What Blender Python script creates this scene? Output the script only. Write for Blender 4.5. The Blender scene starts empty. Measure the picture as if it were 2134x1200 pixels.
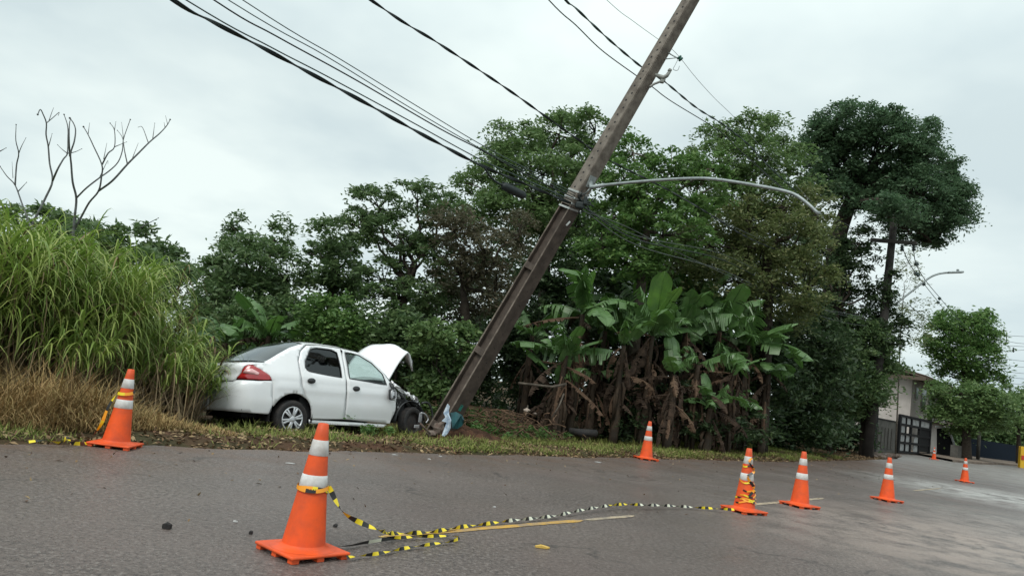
import bpy, bmesh, math, random
import numpy as np
from math import sin, cos, pi, radians, sqrt, atan2
from mathutils import Vector, Matrix
from mathutils.geometry import delaunay_2d_cdt

random.seed(11)
rng = np.random.default_rng(11)
scene = bpy.context.scene
C = scene.collection

# ------------------------------------------------------------------ camera
FPX, PITCH, ROLL, CAMH = 1550.0, radians(7.1), radians(7.97), 1.15
_F = np.array([0, cos(PITCH), sin(PITCH)]); _U0 = np.array([0, -sin(PITCH), cos(PITCH)]); _R0 = np.array([1.0, 0, 0])
_R = _R0*cos(ROLL) + _U0*sin(ROLL); _U = -_R0*sin(ROLL) + _U0*cos(ROLL)
CAM = np.array([0, 0, CAMH])
camd = bpy.data.cameras.new('camera'); camo = bpy.data.objects.new('camera', camd); C.objects.link(camo)
camd.sensor_width = 36; camd.lens = FPX/2134*36; camd.clip_end = 2000; camd.clip_start = 0.05
m = Matrix.Identity(4)
for i in range(3):
    m[i][0] = _R[i]; m[i][1] = _U[i]; m[i][2] = -_F[i]; m[i][3] = CAM[i]
camo.matrix_world = m
scene.camera = camo

# ------------------------------------------------------------------ sky, sun, exposure
SUN_EL, SUN_AZ = radians(50), radians(205)      # azimuth clockwise from +Y
w = bpy.data.worlds.new('World'); scene.world = w; w.use_nodes = True
nt = w.node_tree; nt.nodes.clear()
def N(t, **k):
    n = nt.nodes.new(t)
    for a, b in k.items(): setattr(n, a, b)
    return n
out = N('ShaderNodeOutputWorld'); bg = N('ShaderNodeBackground'); bg.inputs[1].default_value = 0.1
sky = N('ShaderNodeTexSky'); sky.sky_type = 'NISHITA'; sky.sun_disc = False
sky.sun_elevation = SUN_EL; sky.sun_rotation = SUN_AZ
tc = N('ShaderNodeTexCoord'); sep = N('ShaderNodeSeparateXYZ')
nt.links.new(tc.outputs['Generated'], sep.inputs[0])
add = N('ShaderNodeMath', operation='ADD'); add.inputs[1].default_value = 0.22; nt.links.new(sep.outputs[2], add.inputs[0])
mx = N('ShaderNodeMath', operation='MAXIMUM'); mx.inputs[1].default_value = 0.12; nt.links.new(add.outputs[0], mx.inputs[0])
dx = N('ShaderNodeMath', operation='DIVIDE'); dy = N('ShaderNodeMath', operation='DIVIDE')
nt.links.new(sep.outputs[0], dx.inputs[0]); nt.links.new(mx.outputs[0], dx.inputs[1])
nt.links.new(sep.outputs[1], dy.inputs[0]); nt.links.new(mx.outputs[0], dy.inputs[1])
cmb = N('ShaderNodeCombineXYZ'); nt.links.new(dx.outputs[0], cmb.inputs[0]); nt.links.new(dy.outputs[0], cmb.inputs[1])
no1 = N('ShaderNodeTexNoise'); no1.inputs['Scale'].default_value = 1.15; no1.inputs['Detail'].default_value = 5; no1.inputs['Roughness'].default_value = .5
nt.links.new(cmb.outputs[0], no1.inputs['Vector'])
rp = N('ShaderNodeValToRGB')
rp.color_ramp.elements[0].position = .38; rp.color_ramp.elements[0].color = (.62, .725, .74, 1)
rp.color_ramp.elements[1].position = .60; rp.color_ramp.elements[1].color = (.84, .935, .905, 1)
nt.links.new(no1.outputs['Fac'], rp.inputs[0])
# bluer and slightly darker low on the right
rg = N('ShaderNodeMapRange'); rg.inputs[1].default_value = .25; rg.inputs[2].default_value = .75; rg.inputs[3].default_value = 0; rg.inputs[4].default_value = 1
nt.links.new(sep.outputs[0], rg.inputs[0])
lo = N('ShaderNodeMapRange'); lo.inputs[1].default_value = .34; lo.inputs[2].default_value = .08; lo.inputs[3].default_value = 0; lo.inputs[4].default_value = .8
nt.links.new(sep.outputs[2], lo.inputs[0])
mm = N('ShaderNodeMath', operation='MULTIPLY'); nt.links.new(rg.outputs[0], mm.inputs[0]); nt.links.new(lo.outputs[0], mm.inputs[1])
mb = N('ShaderNodeMixRGB'); mb.inputs[2].default_value = (.50, .61, .66, 1); nt.links.new(mm.outputs[0], mb.inputs[0]); nt.links.new(rp.outputs[0], mb.inputs[1])
# an overcast sky is brighter overhead than near the horizon
ze = N('ShaderNodeMapRange'); ze.inputs[1].default_value = .35; ze.inputs[2].default_value = 1; ze.inputs[3].default_value = 9.6; ze.inputs[4].default_value = 15
nt.links.new(sep.outputs[2], ze.inputs[0])
sc = N('ShaderNodeVectorMath', operation='SCALE'); nt.links.new(mb.outputs[0], sc.inputs[0]); nt.links.new(ze.outputs[0], sc.inputs['Scale'])
mix = N('ShaderNodeMixRGB'); mix.inputs[0].default_value = .94; nt.links.new(sky.outputs[0], mix.inputs[1]); nt.links.new(sc.outputs[0], mix.inputs[2])
nt.links.new(mix.outputs[0], bg.inputs[0]); nt.links.new(bg.outputs[0], out.inputs[0])
sl = bpy.data.lights.new('sun', 'SUN'); sl.energy = 1.5; sl.angle = radians(28); sl.color = (1, .97, .93)
so = bpy.data.objects.new('sun', sl); C.objects.link(so)
sd = Vector((sin(SUN_AZ)*cos(SUN_EL), cos(SUN_AZ)*cos(SUN_EL), sin(SUN_EL)))
so.rotation_euler = sd.to_track_quat('Z', 'Y').to_euler()
scene.view_settings.view_transform = 'Standard'; scene.view_settings.look = 'None'
scene.view_settings.exposure = 0.2; scene.view_settings.gamma = 1; scene.view_settings.use_curve_mapping = False
scene.render.engine = 'CYCLES'

# ------------------------------------------------------------------ helpers
UU = np.array([.656, .755, 0]); NN = np.array([-.755, .656, 0])    # along the road / from the road to the verge
def RS(s, n, z=0): return Vector((UU*s + NN*n + np.array([0, 0, z])).tolist())
def ray(x, y): return _F*FPX + _R*(x-1067) + _U*(600-y)
def at(x, y, D):
    d = ray(x, y); return Vector((CAM + d*(D/d[1])).tolist())
def onn(x, y, n):
    d = ray(x, y); return Vector((CAM + d*(n/(d @ NN))).tolist())
def grd(x, y, z=0):
    d = ray(x, y); return Vector((CAM + d*((z-CAMH)/d[2])).tolist())
def project(P):
    d = np.array(P)-CAM; z = d @ _F
    return 1067+FPX*(d @ _R)/z, 600-FPX*(d @ _U)/z
def sn(P):
    p = np.array(P[:]); return p @ UU, p @ NN

def tag(o, label=None, cat=None, group=None, kind=None):
    if label: o['label'] = label
    if cat: o['category'] = cat
    if group: o['group'] = group
    if kind: o['kind'] = kind
    return o
def empty(name, loc=(0, 0, 0)):
    o = bpy.data.objects.new(name, None); C.objects.link(o); o.location = loc; o.empty_display_size = .2
    return o
def link(name, me, parent=None):
    o = bpy.data.objects.new(name, me); C.objects.link(o)
    if parent: o.parent = parent
    return o
def mobj(name, bm, mats, parent=None, smooth=False):
    me = bpy.data.meshes.new(name); bm.to_mesh(me); bm.free()
    for mt in (mats if isinstance(mats, (list, tuple)) else [mats]): me.materials.append(mt)
    if smooth:
        me.polygons.foreach_set('use_smooth', [True]*len(me.polygons))
    return link(name, me, parent)
def npmesh(name, V, F, mat, parent=None, smooth=False, loops=4):
    """V (n,3) array, F (m,loops) array"""
    me = bpy.data.meshes.new(name)
    V = np.ascontiguousarray(V, dtype=np.float32); F = np.ascontiguousarray(F, dtype=np.int32)
    me.vertices.add(len(V)); me.vertices.foreach_set('co', V.ravel())
    me.loops.add(F.size); me.loops.foreach_set('vertex_index', F.ravel())
    me.polygons.add(len(F)); me.polygons.foreach_set('loop_start', np.arange(0, F.size, loops, dtype=np.int32))
    try: me.polygons.foreach_set('loop_total', np.full(len(F), loops, dtype=np.int32))
    except Exception: pass
    me.materials.append(mat)
    if smooth: me.polygons.foreach_set('use_smooth', np.ones(len(F), dtype=bool))
    me.update(calc_edges=True)
    return link(name, me, parent)
def addbox(bm, c, size, rot=None, mi=0, bev=0):
    r = bmesh.ops.create_cube(bm, size=1); vs = r['verts']
    M = Matrix.Translation(Vector(c)) @ ((rot.to_4x4() if rot else Matrix.Identity(4))) @ Matrix.Diagonal((*size, 1))
    bmesh.ops.transform(bm, matrix=M, verts=vs)
    fs = {f for v in vs for f in v.link_faces}
    for f in fs: f.material_index = mi
    if bev:
        es = {e for v in vs for e in v.link_edges}
        bmesh.ops.bevel(bm, geom=list(es), offset=bev, segments=2, affect='EDGES', profile=.5)
def tube(bm, pts, rad, seg=6, mi=0, cap=True):
    pts = [Vector(p) for p in pts]; n = len(pts)
    if not hasattr(rad, '__len__'): rad = [rad]*n
    rings = []; up = None
    for i, p in enumerate(pts):
        d = (pts[min(i+1, n-1)]-pts[max(i-1, 0)])
        if d.length < 1e-9: d = Vector((0, 0, 1))
        d.normalize()
        if up is None: up = d.orthogonal().normalized()
        else:
            up = (up - d*up.dot(d))
            up = up.normalized() if up.length > 1e-6 else d.orthogonal().normalized()
        b = d.cross(up)
        rings.append([bm.verts.new(p+(up*cos(2*pi*k/seg)+b*sin(2*pi*k/seg))*rad[i]) for k in range(seg)])
    for a, b in zip(rings, rings[1:]):
        for k in range(seg):
            f = bm.faces.new((a[k], a[(k+1) % seg], b[(k+1) % seg], b[k])); f.material_index = mi; f.smooth = True
    if cap:
        for r in (rings[0][::-1], rings[-1]):
            try: f = bm.faces.new(r); f.material_index = mi
            except Exception: pass
def lathe(bm, prof, seg=32, M=None, mi=0, smooth=True):
    M = M or Matrix.Identity(4); rings = []
    for r, z in prof:
        rings.append([bm.verts.new(M @ Vector((r*cos(2*pi*k/seg), r*sin(2*pi*k/seg), z))) for k in range(seg)])
    for a, b in zip(rings, rings[1:]):
        for k in range(seg):
            f = bm.faces.new((a[k], a[(k+1) % seg], b[(k+1) % seg], b[k])); f.material_index = mi; f.smooth = smooth
    return rings
def smooth_pts(pts, k=6):
    pts = [Vector(p) for p in pts]; o = []
    P = [pts[0]*2-pts[1]]+pts+[pts[-1]*2-pts[-2]]
    for i in range(1, len(P)-2):
        for j in range(k):
            t = j/k; a, b, c, d = P[i-1], P[i], P[i+1], P[i+2]
            o.append(.5*((2*b)+(c-a)*t+(2*a-5*b+4*c-d)*t*t+(3*b-a-3*c+d)*t**3))
    o.append(pts[-1]); return o

# ------------------------------------------------------------------ materials
def mat(name, col, rough=.7, spec=.5, metal=0, noise=None, scale=5, bump=0, bscale=30, coat=0, island=None, trans=None, detail=6, dist=.02, coords='Object', emis=None):
    """principled material; noise = second colour mixed in by noise; island = third colour varied per leaf"""
    m = bpy.data.materials.new(name); m.use_nodes = True; t = m.node_tree; b = t.nodes['Principled BSDF']
    b.inputs['Base Color'].default_value = (*col, 1); b.inputs['Roughness'].default_value = rough
    b.inputs['Specular IOR Level'].default_value = spec; b.inputs['Metallic'].default_value = metal
    b.inputs['Coat Weight'].default_value = coat; b.inputs['Coat Roughness'].default_value = .06
    cur = None
    tcn = t.nodes.new('ShaderNodeTexCoord')
    if noise:
        n = t.nodes.new('ShaderNodeTexNoise'); n.inputs['Scale'].default_value = scale; n.inputs['Detail'].default_value = detail
        n.inputs['Roughness'].default_value = .62
        t.links.new(tcn.outputs[coords], n.inputs['Vector'])
        r = t.nodes.new('ShaderNodeMapRange'); r.inputs[1].default_value = .38; r.inputs[2].default_value = .62
        t.links.new(n.outputs['Fac'], r.inputs[0])
        x = t.nodes.new('ShaderNodeMixRGB'); x.inputs[1].default_value = (*col, 1); x.inputs[2].default_value = (*noise, 1)
        t.links.new(r.outputs[0], x.inputs[0]); cur = x.outputs[0]
    if island:
        g = t.nodes.new('ShaderNodeNewGeometry'); pw = t.nodes.new('ShaderNodeMath'); pw.operation = 'POWER'; pw.inputs[1].default_value = 1.8
        t.links.new(g.outputs['Random Per Island'], pw.inputs[0])
        x = t.nodes.new('ShaderNodeMixRGB'); x.inputs[1].default_value = (*col, 1); x.inputs[2].default_value = (*island, 1)
        if cur: t.links.new(cur, x.inputs[1])
        t.links.new(pw.outputs[0], x.inputs[0]); cur = x.outputs[0]
    if cur: t.links.new(cur, b.inputs['Base Color'])
    if bump:
        n = t.nodes.new('ShaderNodeTexNoise'); n.inputs['Scale'].default_value = bscale; n.inputs['Detail'].default_value = 5
        t.links.new(tcn.outputs[coords], n.inputs['Vector'])
        bu = t.nodes.new('ShaderNodeBump'); bu.inputs['Strength'].default_value = bump; bu.inputs['Distance'].default_value = dist
        t.links.new(n.outputs['Fac'], bu.inputs['Height']); t.links.new(bu.outputs[0], b.inputs['Normal'])
    if trans:
        tr = t.nodes.new('ShaderNodeBsdfTranslucent'); tr.inputs[0].default_value = (*trans, 1)
        ms = t.nodes.new('ShaderNodeMixShader'); ms.inputs[0].default_value = .3
        t.links.new(b.outputs[0], ms.inputs[1]); t.links.new(tr.outputs[0], ms.inputs[2])
        t.links.new(ms.outputs[0], t.nodes['Material Output'].inputs[0])
    return m
def leafmat(name, a, b, c, tr=None, rough=.5, scale=.9):
    return mat(name, a, rough=rough, spec=.35, noise=b, scale=scale, island=c, trans=tr or tuple(min(1, x*1.6) for x in b), detail=3)

M_or = mat('cone orange plastic', (.82, .10, .018), .5, .3, noise=(.58, .085, .028), scale=5, bump=.08, bscale=40)
M_white_band = mat('reflective white band', (.70, .70, .69), .42, .4, noise=(.50, .47, .44), scale=9)
M_rub = mat('black rubber', (.018, .018, .019), .75, .3, noise=(.035, .03, .028), scale=12)
M_yel = mat('tape yellow', (.78, .60, .02), .4, .5)
M_blk = mat('tape black', (.015, .015, .015), .4, .5)
M_pale = mat('tape pale back', (.62, .62, .5), .45, .4)
M_amb = mat('tape amber', (.85, .33, .02), .4, .5)
M_paint = mat('white car paint', (.86, .87, .89), .30, .5, noise=(.82, .825, .835), scale=1.5, coat=.8)
M_dark = mat('dark interior', (.012, .012, .013), .7, .3)
M_plast = mat('black plastic', (.02, .022, .024), .45, .5, noise=(.035, .035, .037), scale=20)
M_silver = mat('silver trim', (.62, .63, .65), .32, .5, metal=.6, noise=(.5, .5, .52), scale=20)
M_steel = mat('bent steel', (.35, .36, .36), .45, .5, metal=.6, noise=(.12, .12, .12), scale=18, bump=.5, bscale=30)
M_red = mat('red lamp plastic', (.45, .012, .018), .15, .6, noise=(.33, .008, .012), scale=6, coat=1)
M_redl = mat('pale lamp plastic', (.75, .42, .42), .15, .6, coat=1)
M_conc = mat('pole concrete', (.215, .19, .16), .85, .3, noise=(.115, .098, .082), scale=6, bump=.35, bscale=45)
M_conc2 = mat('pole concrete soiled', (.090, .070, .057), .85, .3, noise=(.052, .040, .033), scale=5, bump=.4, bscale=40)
M_edge_lit = mat('pale concrete edge with painted light', (.21, .175, .145), .85, .3, noise=(.10, .08, .065), scale=7, bump=.3, bscale=40)  # paler tone is mostly light on the flange edges, painted into the colour
M_conc3 = mat('dark weathered pole', (.030, .027, .025), .85, .3, noise=(.05, .045, .04), scale=3)
M_galv = mat('galvanised steel', (.34, .38, .38), .5, .5, metal=.45, noise=(.24, .27, .27), scale=9)
M_cable = mat('cable black', (.014, .022, .022), .55, .4)
M_cableg = mat('cable grey green', (.05, .085, .078), .5, .4, noise=(.025, .045, .042), scale=4)
M_bark = mat('bark', (.028, .021, .016), .9, .2, noise=(.050, .041, .032), scale=8, bump=.8, bscale=18)
M_bark2 = mat('pale bark', (.12, .10, .08), .9, .2, noise=(.06, .05, .04), scale=8, bump=.6, bscale=18)
M_twig = mat('bare twig grey', (.12, .13, .13), .85, .2, noise=(.07, .07, .07), scale=10)
def glass(name, tint, fac, rough=.03):
    m = bpy.data.materials.new(name); m.use_nodes = True; t = m.node_tree; t.nodes.remove(t.nodes['Principled BSDF'])
    tr = t.nodes.new('ShaderNodeBsdfTransparent'); tr.inputs[0].default_value = (*tint, 1)
    gl = t.nodes.new('ShaderNodeBsdfGlossy'); gl.inputs['Roughness'].default_value = rough; gl.inputs[0].default_value = (.9, .95, .97, 1)
    fr = t.nodes.new('ShaderNodeLayerWeight'); pw = t.nodes.new('ShaderNodeMath'); pw.operation = 'POWER'; pw.inputs[1].default_value = 4.5; t.links.new(fr.outputs['Facing'], pw.inputs[0])
    ad = t.nodes.new('ShaderNodeMath'); ad.operation = 'MULTIPLY_ADD'; ad.inputs[1].default_value = .9; ad.inputs[2].default_value = fac+.04; t.links.new(pw.outputs[0], ad.inputs[0])
    ms = t.nodes.new('ShaderNodeMixShader'); t.links.new(ad.outputs[0], ms.inputs[0]); t.links.new(tr.outputs[0], ms.inputs[1]); t.links.new(gl.outputs[0], ms.inputs[2])
    t.links.new(ms.outputs[0], t.nodes['Material Output'].inputs[0]); return m
M_gl_dark = glass('tinted side glass', (.035, .04, .045), .02)
M_gl_rear = glass('rear glass', (.05, .055, .065), .08, .12)
M_gl_clear = glass('clear glass', (.74, .83, .81), .03)

def asphalt():
    m = bpy.data.materials.new('worn damp asphalt'); m.use_nodes = True; t = m.node_tree; b = t.nodes['Principled BSDF']
    g = t.nodes.new('ShaderNodeNewGeometry')
    def noise(sc, det=5, rough=.6, vec=None):
        n = t.nodes.new('ShaderNodeTexNoise'); n.inputs['Scale'].default_value = sc; n.inputs['Detail'].default_value = det; n.inputs['Roughness'].default_value = rough
        t.links.new(vec or g.outputs['Position'], n.inputs['Vector']); return n.outputs['Fac']
    def rng_(src, a, b_, c=0, d=1):
        r = t.nodes.new('ShaderNodeMapRange'); r.inputs[1].default_value = a; r.inputs[2].default_value = b_; r.inputs[3].default_value = c; r.inputs[4].default_value = d
        t.links.new(src, r.inputs[0]); return r.outputs[0]
    def mixc(f, a, b_, mode='MIX'):
        x = t.nodes.new('ShaderNodeMixRGB'); x.blend_type = mode
        for i, v in ((0, f), (1, a), (2, b_)):
            if isinstance(v, tuple): x.inputs[i].default_value = (*v, 1)
            elif isinstance(v, (int, float)): x.inputs[i].default_value = v
            else: t.links.new(v, x.inputs[i])
        return x.outputs[0]
    def mul(a, b_):
        x = t.nodes.new('ShaderNodeMath'); x.operation = 'MULTIPLY'
        for i, v in enumerate((a, b_)):
            if isinstance(v, (int, float)): x.inputs[i].default_value = v
            else: t.links.new(v, x.inputs[i])
        return x.outputs[0]
    # stretched along the road for tyre tracks
    mp = t.nodes.new('ShaderNodeMapping'); mp.vector_type = 'POINT'; mp.inputs['Rotation'].default_value = (0, 0, -radians(49)); mp.inputs['Scale'].default_value = (.12, 1.1, 1)
    t.links.new(g.outputs['Position'], mp.inputs[0])
    col = mixc(rng_(noise(.45, 4), .35, .65), (.118, .090, .079), (.178, .139, .123))
    col = mixc(mul(rng_(noise(1.0, 4, vec=mp.outputs[0]), .45, .7), .6), col, (.175, .135, .118))
    fine = rng_(noise(70, 3, .7), .3, .7)
    col = mixc(mul(fine, .55), col, (.052, .047, .046))
    vo = t.nodes.new('ShaderNodeTexVoronoi'); vo.inputs['Scale'].default_value = 55; t.links.new(g.outputs['Position'], vo.inputs['Vector'])
    agg = rng_(vo.outputs['Distance'], .32, .12)
    sepc = t.nodes.new('ShaderNodeSeparateColor'); t.links.new(vo.outputs['Color'], sepc.inputs[0])
    agg2 = mul(agg, rng_(sepc.outputs[0], .55, .8))
    col = mixc(mul(agg2, .7), col, (.42, .39, .36))
    mid = noise(30, 3, .75); cov = rng_(noise(.35, 4), .36, .58, .25, 1)
    col = mixc(mul(mul(rng_(mid, .50, .36), .85), cov), col, (.036, .031, .031))
    col = mixc(mul(mul(rng_(mid, .53, .68), .6), cov), col, (.33, .30, .28))
    pk = noise(.28, 5)
    col = mixc(mul(rng_(pk, .52, .68), .45), col, (.16, .115, .105))
    # pale worn patches to the right (blobs in world space)
    for (cx, cy, r, colr, fmax) in ((13.2, 18.6, 4.4, (.46, .45, .43), .9), (6.6, 8.3, 4.2, (.36, .29, .25), .8), (9.5, 11.5, 3.6, (.30, .26, .235), .7), (30, 42, 22, (.26, .245, .23), .8), (24, 30, 6, (.21, .19, .17), .7), (30, 24, 12, (.27, .25, .23), .75)):
        dv = t.nodes.new('ShaderNodeVectorMath'); dv.operation = 'DISTANCE'; dv.inputs[1].default_value = (cx, cy, 0); t.links.new(g.outputs['Position'], dv.inputs[0])
        f = mul(rng_(dv.outputs['Value'], r, r*.35), rng_(noise(1.6, 7, .75), .40, .56))
        col = mixc(mul(f, fmax), col, colr)
    # wandering hairline cracks
    wv = t.nodes.new('ShaderNodeTexVoronoi'); wv.feature = 'DISTANCE_TO_EDGE'; wv.inputs['Scale'].default_value = .55
    wn = t.nodes.new('ShaderNodeTexNoise'); wn.inputs['Scale'].default_value = 1.3; wn.inputs['Detail'].default_value = 6; t.links.new(g.outputs['Position'], wn.inputs['Vector'])
    wa = t.nodes.new('ShaderNodeMixRGB'); wa.blend_type = 'ADD'; wa.inputs[0].default_value = .9; t.links.new(g.outputs['Position'], wa.inputs[1]); t.links.new(wn.outputs['Color'], wa.inputs[2]); t.links.new(wa.outputs[0], wv.inputs['Vector'])
    crk = mul(rng_(wv.outputs['Distance'], .010, .003), rng_(noise(.5, 3), .50, .58))
    col = mixc(mul(crk, .6), col, (.035, .03, .028))
    # red soil washed onto the edge of the road
    dn = t.nodes.new('ShaderNodeVectorMath'); dn.operation = 'DOT_PRODUCT'; dn.inputs[1].default_value = (-.755, .656, 0); t.links.new(g.outputs['Position'], dn.inputs[0])
    du = t.nodes.new('ShaderNodeVectorMath'); du.operation = 'DOT_PRODUCT'; du.inputs[1].default_value = (.656, .755, 0); t.links.new(g.outputs['Position'], du.inputs[0])
    fe = mul(mul(rng_(dn.outputs['Value'], 5.8, 7.7), rng_(noise(2.2, 6, .7), .35, .62)), rng_(du.outputs['Value'], 42, 30))
    col = mixc(mul(fe, .75), col, (.135, .078, .052))
    t.links.new(col, b.inputs['Base Color'])
    t.links.new(rng_(noise(.8, 5), .35, .7, .34, .56), b.inputs['Roughness'])
    b.inputs['Specular IOR Level'].default_value = .42
    bu = t.nodes.new('ShaderNodeBump'); bu.inputs['Strength'].default_value = .8; bu.inputs['Distance'].default_value = .012
    hh = t.nodes.new('ShaderNodeMath'); hh.operation = 'ADD'; t.links.new(agg, hh.inputs[0]); t.links.new(noise(28, 5, .7), hh.inputs[1])
    h3 = t.nodes.new('ShaderNodeMath'); h3.operation = 'MULTIPLY_ADD'; h3.inputs[1].default_value = .9; t.links.new(mid, h3.inputs[0]); t.links.new(hh.outputs[0], h3.inputs[2])
    t.links.new(h3.outputs[0], bu.inputs['Height']); t.links.new(bu.outputs[0], b.inputs['Normal'])
    return m
M_asph = asphalt()
M_soil = mat('red soil and litter', (.085, .045, .028), .95, .15, noise=(.05, .045, .022), scale=1.8, bump=1, bscale=14, dist=.05, detail=9)
M_line = mat('worn yellow road paint', (.52, .30, .06), .7, .3, noise=(.27, .20, .13), scale=7, bump=.3, bscale=60)
M_linew = mat('worn pale road paint', (.44, .35, .24), .7, .3, noise=(.19, .165, .14), scale=9)

# ------------------------------------------------------------------ the ground and the road
def hash2(x, y): return (np.sin(x*12.9898+y*78.233)*43758.5453) % 1
def EE(s):
    return np.interp(s, [22, 33, 40, 46, 50, 90, 92], [0, 1.0, 1.6, 3.2, 4.5, 4.5, .2])
def gz(s, n):
    s = np.asarray(s, float); n = np.asarray(n, float)-EE(s)
    k = np.clip((n-7.6)/.35, 0, 1)
    bumps = .035*np.sin(s*1.7+n*2.3)*np.sin(n*1.9-s*.6)+.02*np.sin(s*4.1+1)*np.sin(n*5.2)
    dip = -.13*np.clip((n-8.6)/1.5, 0, 1)-.14*np.clip((n-10.4)/1.5, 0, 1)
    far = np.clip((s-14)/10, 0, 1)
    dip = dip*(1-far) + .0*far
    back = np.clip((n-14)/5, 0, 1)
    z = k*(.035+bumps*.9+dip*(1-back)) + (1-k)*(-.06)
    z = np.where(n < 3, -.06, z)
    return z
def GZ(s, n): return float(gz(s, n))
def nonuni(segs):
    o = []
    for a, b, st in segs: o += list(np.arange(a, b, st))
    o.append(segs[-1][1]); return np.array(o)
ss = nonuni([(-400, -40, 40), (-40, -6, 2), (-6, 24, .16), (24, 60, .8), (60, 120, 6), (120, 700, 60)])
ns = nonuni([(-400, -40, 40), (-40, 7, 5), (7.0, 13.5, .13), (13.5, 24, 1.0), (24, 60, 6), (60, 500, 55)])
Sg, Ng = np.meshgrid(ss, ns, indexing='ij'); Z = gz(Sg, Ng)
V = Sg[..., None]*UU + Ng[..., None]*NN; V[..., 2] = Z + .012*(hash2(Sg, Ng)-.5)*(Ng > 7.6)
a, b = Sg.shape; idx = np.arange(a*b).reshape(a, b)
F = np.stack([idx[:-1, :-1], idx[1:, :-1], idx[1:, 1:], idx[:-1, 1:]], -1).reshape(-1, 4)
tag(npmesh('ground', V.reshape(-1, 3), F, M_soil, smooth=True), 'red soil verge and land under the vegetation', kind='structure')

bm = bmesh.new()     # road with a crumbly edge towards the verge
prev = None
s_list = list(np.arange(-60, -6, 3))+list(np.arange(-6, 30, .22))+list(np.arange(30, 90, 1.5))+[90, 92, 140, 300]
for i, s in enumerate(s_list):
    e = 7.72 + .05*sin(s*2.1)+.04*sin(s*5.3+1)+random.uniform(-.035, .035)
    e += float(EE(s))         # widens where the gate's driveway meets it
    cur = [bm.verts.new(RS(s, -6, 0)), bm.verts.new(RS(s, 3, 0)), bm.verts.new(RS(s, e-.1, 0)), bm.verts.new(RS(s, e, -.05))]
    if prev:
        for k in range(3): bm.faces.new((prev[k], cur[k], cur[k+1], prev[k+1]))
    prev = cur
bmesh.ops.recalc_face_normals(bm, faces=bm.faces)
road = tag(mobj('road', bm, M_asph), 'damp grey asphalt road with a reddish edge', kind='structure')
for v in road.data.polygons: pass

def dash(x0, y0, x1, y1, w0, mt):
    a = grd(x0, y0); b = grd(x1, y1); d = (b-a).normalized(); nrm = Vector((-d.y, d.x, 0))
    bm = bmesh.new(); prev = None; n = max(6, int((b-a).length/.12))
    for i in range(n+1):
        p = a.lerp(b, i/n); w1 = w0/2*random.uniform(.8, 1.1)*(1 if 0 < i < n else .3); w2 = w0/2*random.uniform(.8, 1.1)*(1 if 0 < i < n else .3)
        cur = [bm.verts.new(p+nrm*w1+Vector((0, 0, .004))), bm.verts.new(p-nrm*w2+Vector((0, 0, .004)))]
        if prev: bm.faces.new((prev[1], cur[1], cur[0], prev[0]))
        prev = cur
    return mobj('centre_line_dash', bm, mt, road)
dash(790, 1119, 1215, 1084, .085, M_line); dash(1217, 1083.7, 1322, 1074.5, .075, M_linew)
dash(1560, 1052, 1716, 1038, .09, M_linew)
dash(1905, 1022, 1960, 1017, .09, M_linew)

# ------------------------------------------------------------------ traffic cones
def make_cone():
    r = empty('traffic_cone')
    bm = bmesh.new()
    addbox(bm, (0, 0, .032), (.425, .425, .018), bev=.008)
    for v in bm.verts:
        rr = max(abs(v.co.x), abs(v.co.y)); mn = min(abs(v.co.x), abs(v.co.y))
        if rr > .19 and mn > .17: v.co.x *= .93; v.co.y *= .93
    lathe(bm, [(.19, .042), (.155, .046), (.132, .054), (.122, .068)], 32)
    base = mobj('base', bm, M_or, r, smooth=False)
    bm = bmesh.new(); addbox(bm, (0, 0, .012), (.045, .045, .022)); fo = mobj('foot', bm, M_or, r); fo.location = (.165, .165, 0)
    for sx in (-1, 0, 1):
        for sy in (-1, 0, 1):
            if (sx or sy) and not (sx == 1 and sy == 1):
                c = fo.copy(); C.objects.link(c); c.location = (sx*.165, sy*.165, 0)
    H0, H1, R0, R1 = .06, .75, .125, .031
    def rad(t): return R0+(R1-R0)*t
    def zz(t): return H0+(H1-H0)*t
    bm = bmesh.new()
    lathe(bm, [(rad(t), zz(t)) for t in np.linspace(0, 1, 12)]+[(.026, H1+.003), (.022, H1-.01), (.02, H1-.08)], 32)
    mobj('body', bm, M_or, r, smooth=True)
    for t0, t1 in ((.455, .575), (.735, .865)):
        bm = bmesh.new()
        lathe(bm, [(rad(t0)+.0005, zz(t0)), (rad(t0)+.0025, zz(t0)+.002), (rad(t1)+.0025, zz(t1)-.002), (rad(t1)+.0005, zz(t1))], 32)
        mobj('reflective_band', bm, M_white_band, r, smooth=True)
    return r
def copy_tree(o, parent=None):
    c = o.copy(); C.objects.link(c)
    if parent: c.parent = parent; c.matrix_parent_inverse = Matrix.Identity(4)
    for ch in o.children: copy_tree(ch, c)
    return c
cones = [(629, 1153, 48, 'largest orange cone, nearest the camera, tape tied below its lower white band'),
         (240, 930, 6, 'orange cone at the far left on the road edge before dry grass'),
         (1346, 957, 12, 'orange cone on the verge edge in front of the banana clump'),
         (1550, 1066, 28, 'orange cone wrapped all over in tangled yellow and black tape'),
         (1666, 1055, 30, 'orange cone on the worn centre line, just right of the tape wrapped one'),
         (1848, 1043, 26, 'orange cone alone on the asphalt in front of the dark gate'),
         (2010, 1004, 10, 'orange cone beside the pale patch of asphalt, before the tree trunk'),
         (1946, 957, 10, 'tiny farthest orange cone at the foot of the dark gate')]
proto = make_cone()
CP = []
for i, (x, y, yaw, lab) in enumerate(cones):
    o = proto if i == 0 else copy_tree(proto)
    o.location = grd(x, y); o.rotation_euler = (random.uniform(-.01, .01), random.uniform(-.01, .01), radians(yaw))
    tag(o, lab, 'traffic cone', 'orange traffic cones around the crash'); CP.append(o.location.copy())
CP[0]

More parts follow.
